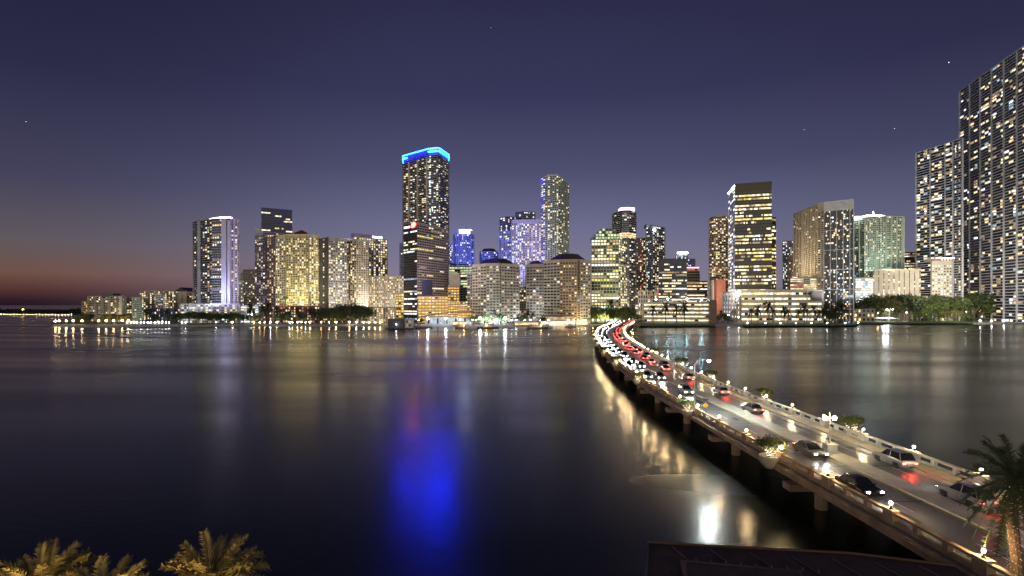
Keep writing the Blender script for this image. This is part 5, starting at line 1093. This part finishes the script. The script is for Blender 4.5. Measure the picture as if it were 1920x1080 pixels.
for a, b in ((A, Bq), (Bq, E), (A, G1)):
    t = Vector((b[0] - a[0], b[1] - a[1])); ln = t.length; t.normalize(); n = (-t.y, t.x) if a != A or b != G1 else (t.y, -t.x); g.fbox(a, t, n, 0, ln, -.03, .06, zr - .25, zr + .10, rust)
g.build('parapet', rx)
g = MB(); a, b = hz(1275, 1058, zr), hz(1500, 1078, zr); t = Vector((b[0] - a[0], b[1] - a[1])); ln = t.length; t.normalize(); n = (t.y, -t.x)
g.fbox(a, t, n, 0, ln, 0, 6, zr + .0, zr + .25, rust); g.fbox(a, t, n, .3, ln - .2, .3, 6.2, zr + .2, zr + .3, roofm)
for i in range(9): g.fbox(a, t, n, .8 + i * .75, .8 + i * .75 + .05, -.02, .1, zr + .25, zr + .4, rust)
g.build('skylight_frame', rx)
g = MB()
for i in range(7):
    f = (i + .6) / 7.5; p0 = (A[0] + (E[0] - A[0]) * f, A[1] + (E[1] - A[1]) * f - .35); g.box(p0[0] + .35, p0[1] - 1.6, zr + .03, .05, 3.4, .06, mat('roof seam', (.09, .055, .05), .7, var=.3), .22)
g.build('roof_seam', rx)
for i in range(8): pass
palmtrunk = mat('date palm trunk', (.16, .10, .06), .9, var=.45, vscale=6, bump=.8)
pr = palm('date_palm', 7.4, 54, 3.2, .62, 46, LF['fpalm'], .34, 31, 'palm', -1.3, 1.1, palmtrunk, .075); pr.location = (32.6, 34.6, 3.3); pr['label'] = 'dark date palm with a lit trunk at the bottom right corner'
tw = MB()
q = random.Random(3)
for i in range(200):
    a = i * 1.95; z = .6 + i * .032; tw.box(.37 * math.cos(a), .37 * math.sin(a), z, .02, .02, .02, emat('trunk fairy lights', (1, .6, .4), 1.6))
o = tw.build('fairy_light'); o.parent = pr
plume = mat('dry golden fronds', (.24, .19, .075), .8, var=.3, vscale=3)  # one golden tone for all fronds, varied by noise
for i, (px, py, Y, sc, sd, lb) in enumerate(((395, 1102, 25, 1.0, 41, 'golden-lit feathery palm crown at the bottom left'), (70, 1122, 24, 1.0, 45, 'golden-lit palm crown cut by the bottom left corner'), (190, 1150, 23, .9, 49, 'small palm crown low between the two golden ones'))):
    zz = wz(py, Y); pr2 = palm('fan_palm', zz - 3.4, 50, 2.7 * sc, .5, 70, plume, .2, sd, 'palm', -.7, 1.6, palmtrunk, .10); pr2.location = (wx(px, Y), Y, 3.4); pr2['label'] = lb; pr2['group'] = 'golden palms in the near garden'
garden = [(300, 14, (1, .70, .26), 800), (60, 14, (1, .70, .26), 600)]
for px, Y, c, pw in garden:
    x = (px - 960) / F * 24; r = thing('garden_floodlight', ('amber garden floodlight aimed up at the right golden palm crown', 'amber garden floodlight aimed up at the corner golden palm crown')[px < 100], 'floodlight', (x, 19, 9))
    l = area('garden_lamp', (x, 19, 9.3), (x + 1.0, 25, 11.0), c, pw, 1, 1); l.parent = r; l.location = (0, 0, .3); g = MB(); g.box(x, 19, 9.05, .5, .3, .3, blackm); g.tube([(x, 19, 3.4), (x, 19, 9)], .05, steel, 5); g.build('housing', r)

# a few bright stars in the dusk sky, far beyond everything
for i, (px, py, r, lb) in enumerate(((1779, 117, 5.0, 'brightest pinpoint star above the tallest gridded tower'), (1677, 241, 3.2, 'faint star left of the shorter gridded tower'), (1508, 243, 2.6, 'faint star high above the beige gridded tower'), (49, 228, 3.4, 'lone star in the far left of the sky'), (920, 52, 2.4, 'faint star near the top middle of the sky'))):
    Y = 8000; g = MB(); g.ball((wx(px, Y), Y, wz(py, Y)), r, emat('star', (.9, .93, 1), 3.0, 'NONE'), 8, 5); tag(g.build('star', origin=(wx(px, Y), Y, wz(py, Y))), lb, 'star', 'stars')
